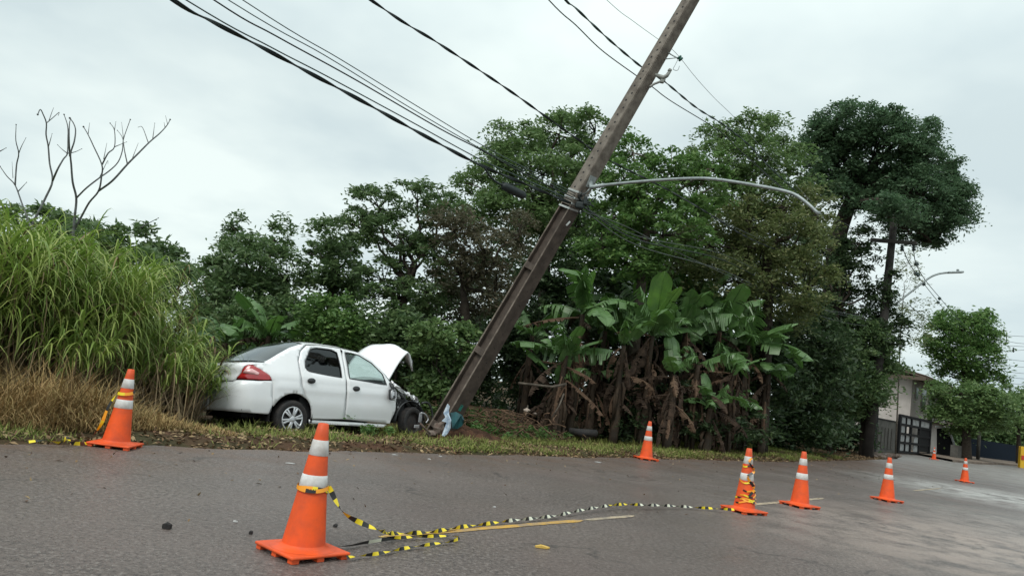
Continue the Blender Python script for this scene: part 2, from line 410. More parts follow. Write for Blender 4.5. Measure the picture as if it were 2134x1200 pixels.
# ------------------------------------------------------------------ caution tape
def ribbon(bm, pts, width, twist=1.5, step=.07, k=6, pal=(0, 1), flip=None, up0=0.0, cols=None, wob=.3):
    P = smooth_pts(pts, k); L = [0]
    for a, b in zip(P, P[1:]): L.append(L[-1]+(b-a).length)
    n = max(2, int(L[-1]/(step/4))); res = []; j = 0
    for i in range(n+1):
        d = L[-1]*i/n
        while j < len(L)-2 and L[j+1] < d: j += 1
        t = (d-L[j])/max(1e-6, L[j+1]-L[j]); res.append((d, P[j].lerp(P[j+1], min(1, t))))
    prev = None
    for i, (d, p) in enumerate(res):
        q = res[min(i+1, n)][1]-res[max(0, i-1)][1]; q.normalize()
        side = q.cross(Vector((0, 0, 1))); side = side.normalized() if side.length > 1e-4 else Vector((1, 0, 0))
        up = side.cross(q); a = up0+twist*d+wob*sin(d*5)
        wv = (side*cos(a)+up*sin(a))*(width/2)
        pp = p.copy()
        cur = [bm.verts.new(pp+wv), bm.verts.new(pp-wv)]
        if prev:
            f = bm.faces.new((prev[0], cur[0], cur[1], prev[1])); f.smooth = True
            seg = int(d/step)
            f.material_index = (cols(d, seg) if cols else (0 if seg % 2 else 1))
        prev = cur
c0 = CP[0]; c3 = CP[3]; c1 = CP[1]
def g(x, y, z=.02): return grd(x, y, z)
def ring(c, z0, r, a0, a1, dz=0, n=12, tilt=0):
    return [c+Vector((r*cos(a), r*sin(a), z0+dz*i/(n-1)+tilt*sin(a*1.3))) for i, a in enumerate(np.linspace(a0, a1, n))]
def conr(z): return .125-.094*(z-.06)/.69
bm = bmesh.new()
zt = .385
ribbon(bm, ring(c0, zt-.02, conr(zt)+.012, -4.2, .3, .03, 16, .012), .022, .3, .06, 3, up0=1.5, wob=.2, cols=lambda d, s: (2 if s % 4 else 0) if d < .40 else (0 if s % 2 else 1))
ribbon(bm, ring(c0, zt, conr(zt)+.008, -3.6, 2.2, -.03, 18, -.016), .020, .5, .06, 3, up0=1.5, wob=.3, cols=lambda d, s: 2 if d < .2 else (1 if s % 2 else 0))
start = c0+Vector((conr(zt)+.01, .0, zt+.01))
def tp(x, y, f, z=None):           # tape point between the cone and the ground
    d0 = start.y; return at(x, y, d0+f)
ribbon(bm, [start, tp(715, 1066, .03), tp(760, 1092, .10), tp(795, 1104, .2), g(815, 1110, .05), g(850, 1110, .03), g(900, 1107, .02), g(960, 1097, .02), g(1010, 1091, .02), g(1060, 1084, .03), g(1110, 1079, .03), g(1160, 1073, .03), g(1200, 1064, .04), g(1245, 1056, .05), g(1290, 1050, .06), g(1340, 1051, .05), g(1400, 1053, .04), g(1460, 1057, .03), g(1530, 1061, .05)],
       .030, 11, .047, 7, up0=1.2, cols=lambda d, s: (0 if s % 2 else 1) if (d < 2.3 or (d > 4.1 and d < 4.7) or d > 5.6) else (0 if s % 2 else 3))
tag(mobj('caution_tape', bm, [M_blk, M_yel, M_amb, M_pale]), 'long twisted yellow and black tape running from the largest cone along the road', 'barrier tape')
bm = bmesh.new()
ribbon(bm, [g(795, 1117, .03), g(830, 1119, .03), g(880, 1117, .02), g(930, 1116, .02), g(957, 1119, .03), g(940, 1127, .02), g(890, 1134, .02), g(840, 1142, .02), g(790, 1152, .02), g(750, 1157, .02), g(722, 1160, .03)], .022, 11, .05, 6, cols=lambda d, s: 0 if s % 2 else 1)
ribbon(bm, [g(680, 1135, .02), g(720, 1137, .02), g(760, 1130, .02), g(810, 1122, .02), g(850, 1118, .02)], .022, 3, .12, 6, cols=lambda d, s: 0 if s % 3 else 3)
tag(mobj('loose_tape_loop', bm, [M_blk, M_yel, M_amb, M_pale]), 'loose loop of yellow and black tape lying on asphalt right of the largest cone', 'barrier tape')
bm = bmesh.new()
for q in range(7):
    z0 = [.12, .15, .19, .16, .27, .37, .55][q]; dz = random.uniform(-.07, .1)
    z1 = z0+dz; rr = conr(max(.06, min(z0, z1)))+.01
    a0 = random.uniform(-3.5, -2.2)
    pts = []
    for i, a in enumerate(np.linspace(a0, a0+random.uniform(3, 5), 14)):
        z = z0+dz*i/13+.015*sin(a*3+q); pts.append(c3+Vector(((conr(z)+.012)*cos(a), (conr(z)+.012)*sin(a), z)))
    ribbon(bm, pts, .018, 2.0, .06, 3, up0=1.4, cols=lambda d, s: (0, 2, 2, 1)[(s+q) % 4])
ribbon(bm, [c3+Vector((.05, -.06, .68)), c3+Vector((-.02, -.08, .6)), c3+Vector((.05, -.09, .5)), c3+Vector((-.03, -.10, .42)), c3+Vector((.06, -.11, .3)), c3+Vector((.0, -.13, .2))], .03, 2, .07, 4, cols=lambda d, s: (0, 2)[s % 2])
tag(mobj('tangled_tape', bm, [M_blk, M_yel, M_amb, M_pale]), 'yellow and black tape wound in a tangle around the fourth cone', 'barrier tape')
bm = bmesh.new()
ribbon(bm, ring(c1, .50, conr(.50)+.012, -4.2, .6, .04, 14, .012), .03, .4, .08, 3, up0=1.4, cols=lambda d, s: (2, 0, 1)[s % 3])
ribbon(bm, [c1+Vector((-.075, -.03, .5)), c1+Vector((-.12, -.05, .36)), c1+Vector((-.15, -.05, .2)), c1+Vector((-.2, -.08, .06)), g(190, 922, .02), g(150, 923, .05), g(140, 912, .06), g(125, 922, .04), g(95, 917, .05), g(60, 920, .03)], .032, 6, .10, 5, cols=lambda d, s: (1, 0, 2)[s % 3] if d < .6 else (1, 0)[s % 2])
tag(mobj('trailing_tape', bm, [M_blk, M_yel, M_amb, M_pale]), 'yellow and black tape hanging from the far left cone and crumpled along the road edge', 'barrier tape')

# ------------------------------------------------------------------ the crashed car
CR = Matrix(((.6297, -.7705, -.0988), (.7766, .6274, .0572), (.0179, -.1127, .9935)))
CT = Vector((-3.721, 12.225, -.205))
car = empty('crashed_car', CT); car.rotation_euler = CR.to_euler()
tag(car, 'white four door sedan with popped hood, its front wrecked against the leaning pole', 'car')
def wS(z):
    if z < .25: return .765+.005*max(0, (z-.15)/.1)
    if z < .55: return .77+.05*sin((z-.25)/.3*pi/2)
    if z < .85: return .82+.006*sin((z-.55)/.3*pi)
    if z < .93: return .82-.02*((z-.85)/.08)**2
    return .80-(z-.93)*.34-(z-.93)**2*.12
def lerpt(tab, x):
    if x <= tab[0][0]: return tab[0][1]
    for (a, b), (c, d) in zip(tab, tab[1:]):
        if x <= c: return b+(d-b)*(x-a)/(c-a)
    return tab[-1][1]
REXT = [(.2, -.03), (.27, .03), (.34, .055), (.66, .06), (.70, .055), (.725, .02), (.76, .005), (.84, -.005), (.855, -.035), (.895, -.03), (.905, -.008), (.97, -.015), (1.01, -.035), (1.05, -.07)]
def carpt(t, z, off=0, sgn=-1):
    """t = -x along the side, then round the rear corner and across the tail"""
    w_ = wS(min(z, 1.0)) if t > .55 else wS(z)
    taper = .045*max(0, min(t, .55)+.1)**2/.4 if t > -.1 else 0
    if t < -2.3: taper = .10*((-t-2.3)/.9)**2
    # flared arch and a soft shoulder crease
    cr = lerpt([(.6, 0), (.70, .006), (.735, .012), (.76, 0)], z) if -2.2 < t < .3 else 0
    w_ = w_-taper+cr+off
    r = .27; x0 = .55
    e = lerpt(REXT, z)
    if t <= x0: return Vector((-t, sgn*w_, z))
    th = (t-x0)/r
    if th < pi/2:
        k = sin(th)
        x = -x0-(r+off)*sin(th)-e*k; y = (w_-off-r)+(r+off)*cos(th)
        return Vector((x, sgn*y, z))
    y = max(0, (w_-off-r)-(t-x0-r*pi/2))
    bow = .03*(1-(y/.55)**2)
    return Vector((-x0-r-off-e-max(0, bow), sgn*y, z))
TC = .55+.27*pi/2
def dens(out, st):
    o = []
    for (a, b), (c, d) in zip(out, out[1:]+out[:1]):
        n = max(1, int(math.hypot(c-a, d-b)/st))
        for i in range(n): o.append((a+(c-a)*i/n, b+(d-b)*i/n))
    return o
def panel(name, outline, mt, parent, sgn=-1, off=0, thick=.018, st=.05, fn=None, smooth=True):
    fn = fn or carpt
    o = dens(outline, st); n = len(o); vs = [Vector(p) for p in o]
    xs = [p[0] for p in o]; zs = [p[1] for p in o]
    def inside(x, z):
        c = False
        for i in range(n):
            a = o[i]; b = o[(i+1) % n]
            if (a[1] > z) != (b[1] > z) and x < (b[0]-a[0])*(z-a[1])/(b[1]-a[1])+a[0]: c = not c
        return c
    x = min(xs)+st*.5
    while x < max(xs):
        z = min(zs)+st*.5
        while z < max(zs):
            if inside(x, z) and min((x-p[0])**2+(z-p[1])**2 for p in o) > (st*.45)**2: vs.append(Vector((x, z)))
            z += st
        x += st
    r = delaunay_2d_cdt(vs, [(i, (i+1) % n) for i in range(n)], [], 1, 1e-6)
    bm = bmesh.new(); bv = [bm.verts.new(fn(p[0], p[1], off, sgn)) for p in r[0]]
    for f in r[2]:
        c = sum((r[0][i] for i in f), Vector((0, 0)))/len(f)
        if inside(c[0], c[1]):
            try: bm.faces.new([bv[i] for i in f])
            except Exception: pass
    bmesh.ops.remove_doubles(bm, verts=bm.verts, dist=2e-4)
    # inward rim
    bmesh.ops.recalc_face_normals(bm, faces=bm.faces)
    s = Vector((0, 0, 0))
    for f in bm.faces: s += f.normal*f.calc_area()
    cen = sum((v.co for v in bm.verts), Vector())/max(1, len(bm.verts))
    if s.dot(Vector((cen.x-1.0, cen.y*1.5, cen.z-.7))) < 0: bmesh.ops.reverse_faces(bm, faces=bm.faces)
    if thick:
        be = [e for e in bm.edges if e.is_boundary]
        for f in bm.faces: f.smooth = smooth
        ex = bmesh.ops.extrude_edge_only(bm, edges=be)
        nv = [q for q in ex['geom'] if isinstance(q, bmesh.types.BMVert)]
        for v in nv:
            d = Vector((0, -sgn, 0)) if v.co.x > -.55 else Vector((1, -sgn*.4 if abs(v.co.y) > .4 else 0, 0)).normalized()
            v.co += d*thick
    return mobj(name, bm, mt, parent)
ARC = (.035, .245, .375)      # rear arch centre x, z, radius
def arc(a0, a1, cx=ARC[0], cz=ARC[1], r=ARC[2], n=12):
    return [(-(cx+r*cos(a)), cz+r*sin(a)) for a in np.linspace(radians(a0), radians(a1), n)]
# outlines in (t, z)
rdoor = [(-.14, .93), (-.125, 1.13), (-.20, 1.30), (-.33, 1.405), (-.60, 1.43), (-1.035, 1.425), (-1.04, 1.2), (-1.03, .93), (-1.05, .6), (-1.085, .25), (-.43, .235)]+[p for p in arc(12, 55, r=.385, n=6)]+[(-.17, .73)]
fdoor = [(-1.05, 1.425), (-1.055, .93), (-1.075, .6), (-1.10, .25), (-2.12, .20), (-2.2, .45), (-2.16, .80), (-2.03, .93), (-1.90, 1.10), (-1.67, 1.28), (-1.40, 1.395)]
quarter = [(-.125, .93), (-.11, 1.13), (-.185, 1.305), (-.31, 1.412), (-.24, 1.405), (-.02, 1.325), (.2, 1.205), (.40, 1.085), (.50, 1.045), (.72, 1.02), (.70, 1.0), (.55, .93), (.43, .86), (.375, .80), (.36, .70), (.34, .55), (.325, .42)]+[p for p in arc(155, 55, n=14)]+[(-.155, .73)]
rwin = [(-.27, 1.00), (-.235, 1.04), (-.25, 1.14), (-.39, 1.35), (-.52, 1.385), (-.82, 1.385), (-.935, 1.35), (-.955, 1.1), (-.95, .93), (-.6, .955), (-.3, .985)]
fwin = [(-1.115, 1.365), (-1.12, 1.1), (-1.115, .93), (-1.94, .875), (-1.88, 1.06), (-1.67, 1.235), (-1.42, 1.345), (-1.25, 1.37)]
lamp = [(.385, .80), (.43, .87), (.55, .94), (.70, 1.005), (.745, 1.015), (.80, .98), (.93, .82), (.93, .79), (.6, .785)]
TE = lambda z: TC+wS(min(z, 1))-.0475-.27
bumper = [(.33, .42), (.345, .55), (.365, .70), (.38, .785), (.6, .77), (.95, .77), (1.0, .745), (TE(.745), .745), (TE(.6), .6), (TE(.5), .5), (TE(.4), .4), (TE(.32), .32), (TC, .31), (.75, .30), (.36, .285), (.33, .32)]
trunk_face = [(.955, .80), (.82, .98), (.76, 1.02), (TE(1.03), 1.03), (TE(.93), .93), (TE(.85), .85), (TE(.755), .755), (1.01, .755), (.965, .78)]
sill = [(-.40, .225), (-2.08, .19), (-2.0, .135), (-.42, .165)]
def hole(outl, win):   # door skin with the window cut out: a bridge joins both outlines
    i = min(range(len(outl)), key=lambda k: math.hypot(outl[k][0]-win[0][0], outl[k][1]-win[0][1]))
    o = outl[i:]+outl[:i+1]
    # give the window the opposite winding
    def area(p): return sum(a[0]*b[1]-b[0]*a[1] for a, b in zip(p, p[1:]+p[:1]))
    w_ = win[:] if area(win)*area(outl) < 0 else [win[0]]+win[:0:-1]
    e = 1e-4
    return o+[w_[0]]+w_[1:]+[(w_[0][0]+e, w_[0][1]+e)]
for sg in (-1, 1):
    q = panel('rear_door', hole(rdoor, rwin), M_paint, car, sg)
    panel('window', rwin, M_gl_dark, q, sg, -.012, 0)
    bm = bmesh.new(); tube(bm, [carpt(p[0], p[1], .001, sg) for p in dens(rwin, .05)+[rwin[0]]], .009, 5); mobj('window_seal', bm, M_plast, q)
    bm = bmesh.new(); bmesh.ops.create_uvsphere(bm, u_segments=16, v_segments=10, radius=1, matrix=Matrix.Translation((.32, sg*.838, .835)) @ Matrix.Diagonal((.078, .026, .044, 1))); mobj('handle', bm, M_plast, q, True)
    q = panel('front_door', hole(fdoor, fwin), M_paint, car, sg)
    panel('window', fwin, M_gl_clear, q, sg, -.012, 0)
    bm = bmesh.new(); tube(bm, [carpt(p[0], p[1], .001, sg) for p in dens(fwin, .05)+[fwin[0]]], .010, 5); mobj('window_seal', bm, M_plast, q)
    bm = bmesh.new(); bmesh.ops.create_uvsphere(bm, u_segments=16, v_segments=10, radius=1, matrix=Matrix.Translation((1.25, sg*.838, .765)) @ Matrix.Diagonal((.078, .026, .044, 1))); mobj('handle', bm, M_plast, q, True)
    panel('quarter_panel', quarter, M_paint, car, sg)
    panel('sill', sill, M_paint, car, sg, -.02)
    l = panel('tail_lamp', lamp, M_red, car, sg, .004, .01, .035)
    panel('lamp_lens', [(.60, .895), (.70, .95), (.80, .93), (.86, .875), (.62, .86)], M_redl, l, sg, .009, .004, .03)
    panel('rear_bumper', bumper, M_paint, car, sg)
    # wheel-arch liners
    bm = bmesh.new()
    ring0 = [(ARC[0]+(ARC[2]+.02)*cos(a), ARC[1]+(ARC[2]+.02)*sin(a)) for a in np.linspace(radians(-10), radians(190), 16)]
    pr = None
    for x, z in ring0:
        cu = [bm.verts.new((x, sg*.79, z)), bm.verts.new((x, sg*.50, z))]
        if pr: bm.faces.new((pr[0], pr[1], cu[1], cu[0]))
        pr = cu
    mobj('arch_liner', bm, M_dark, car)
tl = panel('trunk_lid', trunk_face, M_paint, car, -1); tl2 = panel('trunk_lid_half', trunk_face, M_paint, tl, 1); tl2.name = 'trunk_skin'
# plate, lock, badges
def onrear(y, z, off): # point on the tail at lateral y
    t = TE(z) - abs(y)
    return carpt(t, z, off, -1 if y < 0 else 1)
bm = bmesh.new(); p = onrear(-.02, .60, .01); addbox(bm, (p.x-.004, 0.0, .60), (.012, .42, .14), bev=.003); mobj('number_plate', bm, mat('plate grey green', (.30, .36, .33), .5), car)
bm = bmesh.new()
for k in range(3): addbox(bm, (onrear(-.2, .96, .006).x, -.02+.005*k, .945+.014*k), (.006, .085-.02*k, .007))
mobj('badge', bm, M_plast, tl)
bm = bmesh.new(); addbox(bm, (onrear(.0, .87, .006).x+.004, .0, .875), (.012, .03, .05), bev=.004); mobj('lock', bm, M_plast, tl)
bm = bmesh.new()
for k in range(5): addbox(bm, (onrear(-.5, .79, .004).x+.01, -.40-.02*k, .80), (.006, .012, .016))
mobj('badge_letters', bm, M_silver, tl)
# upper body: roof, rear window, windscreen
ED = [(-.50, 1.045), (-.40, 1.085), (-.2, 1.205), (.02, 1.325), (.24, 1.405), (.33, 1.42), (.60, 1.44), (1.04, 1.435), (1.40, 1.40), (1.67, 1.285), (1.90, 1.105), (2.05, .95), (2.12, .93)]
def loft(name, x0, x1, st, crown, mt, parent, off=0, ymul=1.0, jn=14):
    bm = bmesh.new(); prev = None; n = max(2, int((x1-x0)/st))
    for i in range(n+1):
        x = x0+(x1-x0)*i/n; ze = lerpt(ED, x); yh = abs(carpt(-x, ze).y)*ymul
        cr = crown(x); row = []
        for j in range(jn+1):
            u = -1+2*j/jn
            sh = (1-abs(u)**3.2)
            # rear and front glass bow outwards in plan
            bow = lerpt([(-.5, .10), (.1, .03), (.4, 0), (1.2, 0), (1.6, -.05), (2.1, -.14)], x)*(1-u*u)
            row.append(bm.verts.new((x-bow, u*yh, ze+cr*sh+off)))
        if prev:
            for a in range(jn): bm.faces.new((prev[a], row[a], row[a+1], prev[a+1]))
        prev = row
    bmesh.ops.recalc_face_normals(bm, faces=bm.faces)
    return mobj(name, bm, mt, parent, True)
CRN = [(-.5, .03), (0, .06), (.3, .065), (.9, .065), (1.4, .055), (2.1, .03)]
cf = lambda x: lerpt(CRN, x)
loft('roof', .30, 1.43, .06, cf, M_paint, car)
rg_ = loft('rear_window', -.44, .285, .05, cf, M_gl_rear, car, -.004, .93)
loft('window_surround', -.46, .30, .05, cf, M_paint, rg_, -.012, 1.0)
bpy.data.objects.remove(rg_.children[0])
def pillar(x0, x1, u0, u1, name, mt, off=0):   # strip of the same loft
    bm = bmesh.new(); prev = None; n = 16
    for i in range(n+1):
        x = x0+(x1-x0)*i/n; ze = lerpt(ED, x); yh = abs(carpt(-x, ze).y); cr = cf(x); row = []
        for u in np.linspace(u0, u1, 5):
            bow = lerpt([(-.5, .10), (.1, .03), (.4, 0), (1.2, 0), (1.6, -.05), (2.1, -.14)], x)*(1-u*u)
            row.append(bm.verts.new((x-bow, u*yh, ze+cr*(1-abs(u)**3.2)+off)))
        if prev:
            for a in range(4): bm.faces.new((prev[a], row[a], row[a+1], prev[a+1]))
        prev = row
    bmesh.ops.recalc_face_normals(bm, faces=bm.faces); return mobj(name, bm, mt, car, True)
for a, b in ((-1, -.925), (.925, 1)):
    pillar(-.46, .31, a, b, 'window_pillar', M_paint); pillar(1.42, 2.08, a, b, 'windscreen_pillar', M_paint)
loft('windscreen', 1.44, 2.10, .06, cf, M_gl_clear, car, -.004, .93)
# boot deck
bm = bmesh.new(); prev = None
for i in range(9):
    f = i/8; x = -.44-.325*f
    row = []
    for j in range(17):
        u = -1+2*j/16
        yh = .735-.02*f if f < .6 else .72-.16*((f-.6)/.4)**2
        z = 1.055-.022*f+.018*(1-abs(u)**3)-.02*f**4
        bx = -.10*(1-u*u)*(1-f)-.04*(1-u*u)*f
        row.append(bm.verts.new((x+bx, u*yh, z-.02*(abs(u) > .95))))
    if prev:
        for a in range(16): bm.faces.new((prev[a], row[a], row[a+1], prev[a+1]))
    prev = row
last = prev
row = [bm.verts.new((v.co.x-.02, v.co.y*1.01, v.co.z-.035)) for v in last]
for a in range(16): bm.faces.new((last[a], row[a], row[a+1], last[a+1]))
bmesh.ops.recalc_face_normals(bm, faces=bm.faces)
mobj('boot_deck', bm, M_paint, tl, True)
# under structure and cabin
bm = bmesh.new()
addbox(bm, (1.0, 0, .24), (1.3, 1.42, .10)); addbox(bm, (.1, 0, .33), (1.5, .98, .2)); addbox(bm, (-.52, 0, .46), (.5, 1.35, .26)); addbox(bm, (2.3, 0, .4), (1.2, 1.0, .3))
addbox(bm, (-.05, 0, .80), (.75, 1.3, .12)); addbox(bm, (.33, 0, .6), (.1, 1.45, .35))
for sg in (-1, 1):
    addbox(bm, (1.15, sg*.72, .55), (1.9, .03, .6))
    tube(bm, [(1.045, sg*.70, .85), (1.045, sg*.60, 1.40)], .03, 6)
mobj('floor_pan', bm, M_dark, car)
bm = bmesh.new()
for sy in (-.36, .36):
    addbox(bm, (1.15, sy, .52), (.5, .46, .14), bev=.04); addbox(bm, (.88, sy, .82), (.13, .46, .6), Matrix.Rotation(-.2, 3, 'Y'), bev=.05); addbox(bm, (.78, sy, 1.19), (.09, .24, .17), bev=.03)
addbox(bm, (.15, 0, .86), (.15, 1.2, .5), bev=.05)
mobj('seats', bm, mat('seat fabric', (.05, .05, .055), .9), car)
bm = bmesh.new(); addbox(bm, (1.95, 0, .84), (.36, 1.3, .24), bev=.05)
ringp = [Vector((1.62+.08*cos(a)*0-.06*sin(a), .36+.18*cos(a), .93+.16*sin(a))) for a in np.linspace(0, 2*pi, 20)]
tube(bm, ringp, .015, 6); mobj('dashboard', bm, M_plast, car)
# wheels
def make_wheel(loc, rot, trim, sg):
    RX = Matrix.Translation(Vector(loc)) @ rot @ Matrix.Rotation(radians(90), 4, 'X')
    bm = bmesh.new()
    prof = [(.185, -.075), (.20, -.088), (.25, -.093), (.278, -.08), (.288, -.06), (.290, 0), (.288, .06), (.278, .08), (.25, .093), (.20, .088), (.185, .075), (.185, -.075)]
    lathe(bm, prof, 40, RX)
    for k in range(40):
        a = 2*pi*k/40
        for zz_ in (-.055, .055):
            addbox(bm, RX @ Vector((.289*cos(a), .289*sin(a), zz_)), (.006, .02, .03), (RX.to_3x3() @ Matrix.Rotation(a, 3, 'Z')))
    wh = mobj('wheel', bm, M_rub, car)
    bm = bmesh.new(); lathe(bm, [(.19, .07), (.18, .03), (.12, .035), (.05, .05), (.001, .05)], 32, RX); lathe(bm, [(.19, -.07), (.12, 0), (.001, 0)], 24, RX)
    mobj('rim', bm, M_plast if trim else M_steel_dark, wh)
    if trim:
        bm = bmesh.new()
        lathe(bm, [(.196, .062), (.198, .080), (.188, .090), (.174, .086), (.170, .070)], 48, RX)
        lathe(bm, [(.052, .07), (.050, .092), (.03, .098), (.001, .098)], 24, RX)
        for k in range(6):
            a = 2*pi*k/6+.25
            for q in (-1, 1):
                aa = a+q*.10
                R3 = RX.to_3x3() @ Matrix.Rotation(a, 3, 'Z')
                addbox(bm, RX @ (Matrix.Rotation(a, 4, 'Z') @ Vector((.11, q*.018*.9, .086))), (.135, .030, .016), R3 @ Matrix.Rotation(q*.14, 3, 'Z'), bev=.004)
        mobj('wheel_trim', bm, M_silver, wh, True)
    return wh
M_steel_dark = mat('dark steel rim', (.03, .03, .032), .5, .5, metal=.3, noise=(.06, .045, .04), scale=15)
make_wheel((.035, -.735, .225), Matrix.Identity(4), True, -1)
make_wheel((.035, .70, .225), Matrix.Rotation(pi, 4, 'Z'), True, 1)
fw = make_wheel((2.66, -.74, .225), Matrix.Rotation(radians(8), 4, 'Z') @ Matrix.Rotation(radians(-5), 4, 'X'), False, -1)
make_wheel((2.44, .72, .20), Matrix.Rotation(pi, 4, 'Z'), False, 1)
bm = bmesh.new()
addbox(bm, (2.80, -.845, .33), (.075, .012, .17), Matrix.Rotation(.1, 3, 'Y'), bev=.004)
tube(bm, smooth_pts([(2.80, -.85, .42), (2.90, -.86, .40), (2.98, -.87, .31), (2.92, -.88, .24)], 4), .014, 6)
addbox(bm, (2.72, -.845, .17), (.13, .02, .06), bev=.01)
mobj('broken_wheel_trim', bm, M_silver, fw)
# hood, thrown up and buckled
bm = bmesh.new(); rows = []
H0 = Vector((2.10, 0, .93)); 
for i in range(13):
    a = i/12; row = []
    for j in range(17):
        b = -1+2*j/16
        half = .71-.02*a-.14*max(0, a-.8)**2/.04*.5
        # length profile: rises steeply then rolls over at the nose
        x = H0.x+.65*a+.10*sin(a*pi)*(1-b*b)*.4-(.05*(1-b*b)*(1-a))
        z = H0.z+.70*a+.13*sin(a*pi*.9)+.14*(1-b*b)*sin(a*pi*.75)-.10*max(0, a-.78)/.22*abs(b)
        if a > .8: x += .35*(a-.8); z -= 1.1*(a-.8)*(.6+.8*abs(b)**3)
        z += .03*sin(b*7+a*5)*a*.5
        row.append(bm.verts.new((x+.02*b, b*half+.04, z+.06*b*a)))
    rows.append(row)
for r0, r1 in zip(rows, rows[1:]):
    for k in range(16): bm.faces.new((r0[k], r1[k], r1[k+1], r0[k+1]))
bmesh.ops.recalc_face_normals(bm, faces=bm.faces)
hood = mobj('hood', bm, M_paint, car, True)
md = hood.modifiers.new('s', 'SOLIDIFY'); md.thickness = .025
bm = bmesh.new(); addbox(bm, (2.80, -.45, 1.38), (.08, .16, .05), Matrix.Rotation(.6, 3, 'Y'), bev=.01); addbox(bm, (2.86, -.2, 1.36), (.05, .10, .04), bev=.01); mobj('hood_latch', bm, M_steel, hood)
# mirror, hanging
bm = bmesh.new(); addbox(bm, (2.02, -.90, .71), (.13, .10, .20), Matrix.Rotation(-.15, 3, 'X'), bev=.035); tube(bm, [(2.03, -.80, .90), (2.03, -.86, .86), (2.03, -.90, .80)], .028, 6)
mir = mobj('door_mirror', bm, M_plast, car, True)
bm = bmesh.new(); addbox(bm, (2.005, -.945, .705), (.10, .014, .165), Matrix.Rotation(-.1, 3, 'X'), bev=.03); mobj('mirror_glass', bm, M_silver, mir, True)
# wrecked front: crumpled wing, engine bits, lamp, liner
def crumple(name, boxes, mt, amp=.03, seed=1, parent=car, sub=3):
    r = random.Random(seed); bm = bmesh.new()
    for c, s, ro in boxes:
        b2 = bmesh.new(); bmesh.ops.create_cube(b2, size=1); bmesh.ops.subdivide_edges(b2, edges=b2.edges, cuts=sub, use_grid_fill=True)
        M = Matrix.Translation(Vector(c)) @ Matrix.Rotation(ro[0], 4, 'X') @ Matrix.Rotation(ro[1], 4, 'Y') @ Matrix.Rotation(ro[2], 4, 'Z') @ Matrix.Diagonal((*s, 1))
        for v in b2.verts: v.co = M @ v.co+Vector([r.uniform(-amp, amp) for _ in range(3)])
        me = bpy.data.meshes.new('t'); b2.to_mesh(me); b2.free(); bm.from_mesh(me); bpy.data.meshes.remove(me)
    return mobj(name, bm, mt, parent)
crumple('crumpled_wing', [((2.42, -.66, .83), (.52, .14, .035), (.5, .42, .1)), ((2.68, -.70, .70), (.25, .08, .03), (.6, .5, 0))], M_paint, .022, 3)
crumple('engine', [((2.55, 0, .52), (.55, .8, .42), (0, 0, 0)), ((2.35, -.35, .75), (.2, .25, .12), (.2, .1, .3))], M_plast, .05, 4)
crumple('bent_metalwork', [((2.60, -.55, .66), (.45, .18, .03), (.3, .5, .2)), ((2.92, -.42, .52), (.2, .3, .04), (.5, -.3, .5)), ((2.85, -.64, .60), (.18, .05, .10), (0, .5, 0)), ((2.3, -.68, .62), (.18, .06, .28), (0, 0, .2))], M_steel, .03, 5)
crumple('broken_headlamp', [((2.78, -.68, .66), (.13, .09, .08), (.2, .5, .2))], M_silver, .015, 6)
bm = bmesh.new(); pr = None
for a in np.linspace(radians(5), radians(185), 16):
    x = 2.66+.37*cos(a); z = .25+.38*sin(a)
    cu = [bm.verts.new((x, -.74, z)), bm.verts.new((x, -.40, z))]
    if pr: bm.faces.new((pr[0], pr[1], cu[1], cu[0]))
    pr = cu
o = mobj('arch_liner', bm, M_plast, car, True); o.modifiers.new('s', 'SOLIDIFY').thickness = .012
bm = bmesh.new()
addbox(bm, (2.18, 0, .55), (.04, 1.4, .55)); addbox(bm, (2.35, 0, .5), (.3, 1.42, .3)); mobj('bulkhead', bm, M_dark, car)
bm = bmesh.new(); tube(bm, smooth_pts([(3.10, -.55, .60), (3.2, -.60, .62), (3.3, -.6, .55), (3.36, -.6, .42), (3.38, -.6, .30)], 5), .02, 6); mobj('torn_trim', bm, M_plast, car); bm = bmesh.new(); tube(bm, smooth_pts([(2.4, -.5, .86), (2.6, -.4, .9), (2.8, -.3, .84)], 5), .012, 5); mobj('torn_trim', bm, M_plast, car)

# ------------------------------------------------------------------ the leaning pole
PB = at(900, 926, 13.9); PT = at(1440, 0, 13.0); PD = (PT-PB).normalized()
vdir = ((PB+PT)/2-Vector(CAM.tolist())).normalized()
e1 = PD.cross(vdir).normalized()
if e1.dot(Vector(_R.tolist())) < 0: e1 = -e1                  # to the right in the picture
e2 = (e1.cross(PD)).normalized()
if e2.dot(vdir) > 0: e2 = -e2                                  # towards the camera
ax = (e2-e1).normalized(); ay = (e2+e1).normalized()           # normals of the left and the right visible face
def PP(L, a, b): return PB+PD*L+ax*a+ay*b
def phalf(L): return .175-.0066*L, .165-.0062*L                 # half sizes along ax, ay
pole = empty('leaning_utility_pole', PB)
tag(pole, 'concrete utility pole knocked to a steep lean beside the wrecked white car', 'utility pole')
def pbox(bm, L0, L1, a0, a1, b0, b1, k=1):
    """box whose face coordinates are fractions of the tapering half sizes"""
    vs = []
    for L in (L0, L1):
        ha, hb = phalf(L)
        for fa, fb in ((a0, b0), (a1, b0), (a1, b1), (a0, b1)): vs.append(bm.verts.new(PP(L, fa*ha, fb*hb)-PB))
    for f in ((0, 1, 2, 3), (7, 6, 5, 4), (0, 4, 5, 1), (1, 5, 6, 2), (2, 6, 7, 3), (3, 7, 4, 0)): bm.faces.new([vs[i] for i in f])
LS = 5.05
bm = bmesh.new(); pbox(bm, LS, 11, -1, 1, -1, 1); bmesh.ops.recalc_face_normals(bm, faces=bm.faces)
bmesh.ops.subdivide_edges(bm, edges=[e for e in bm.edges if e.calc_length() > 2], cuts=6)
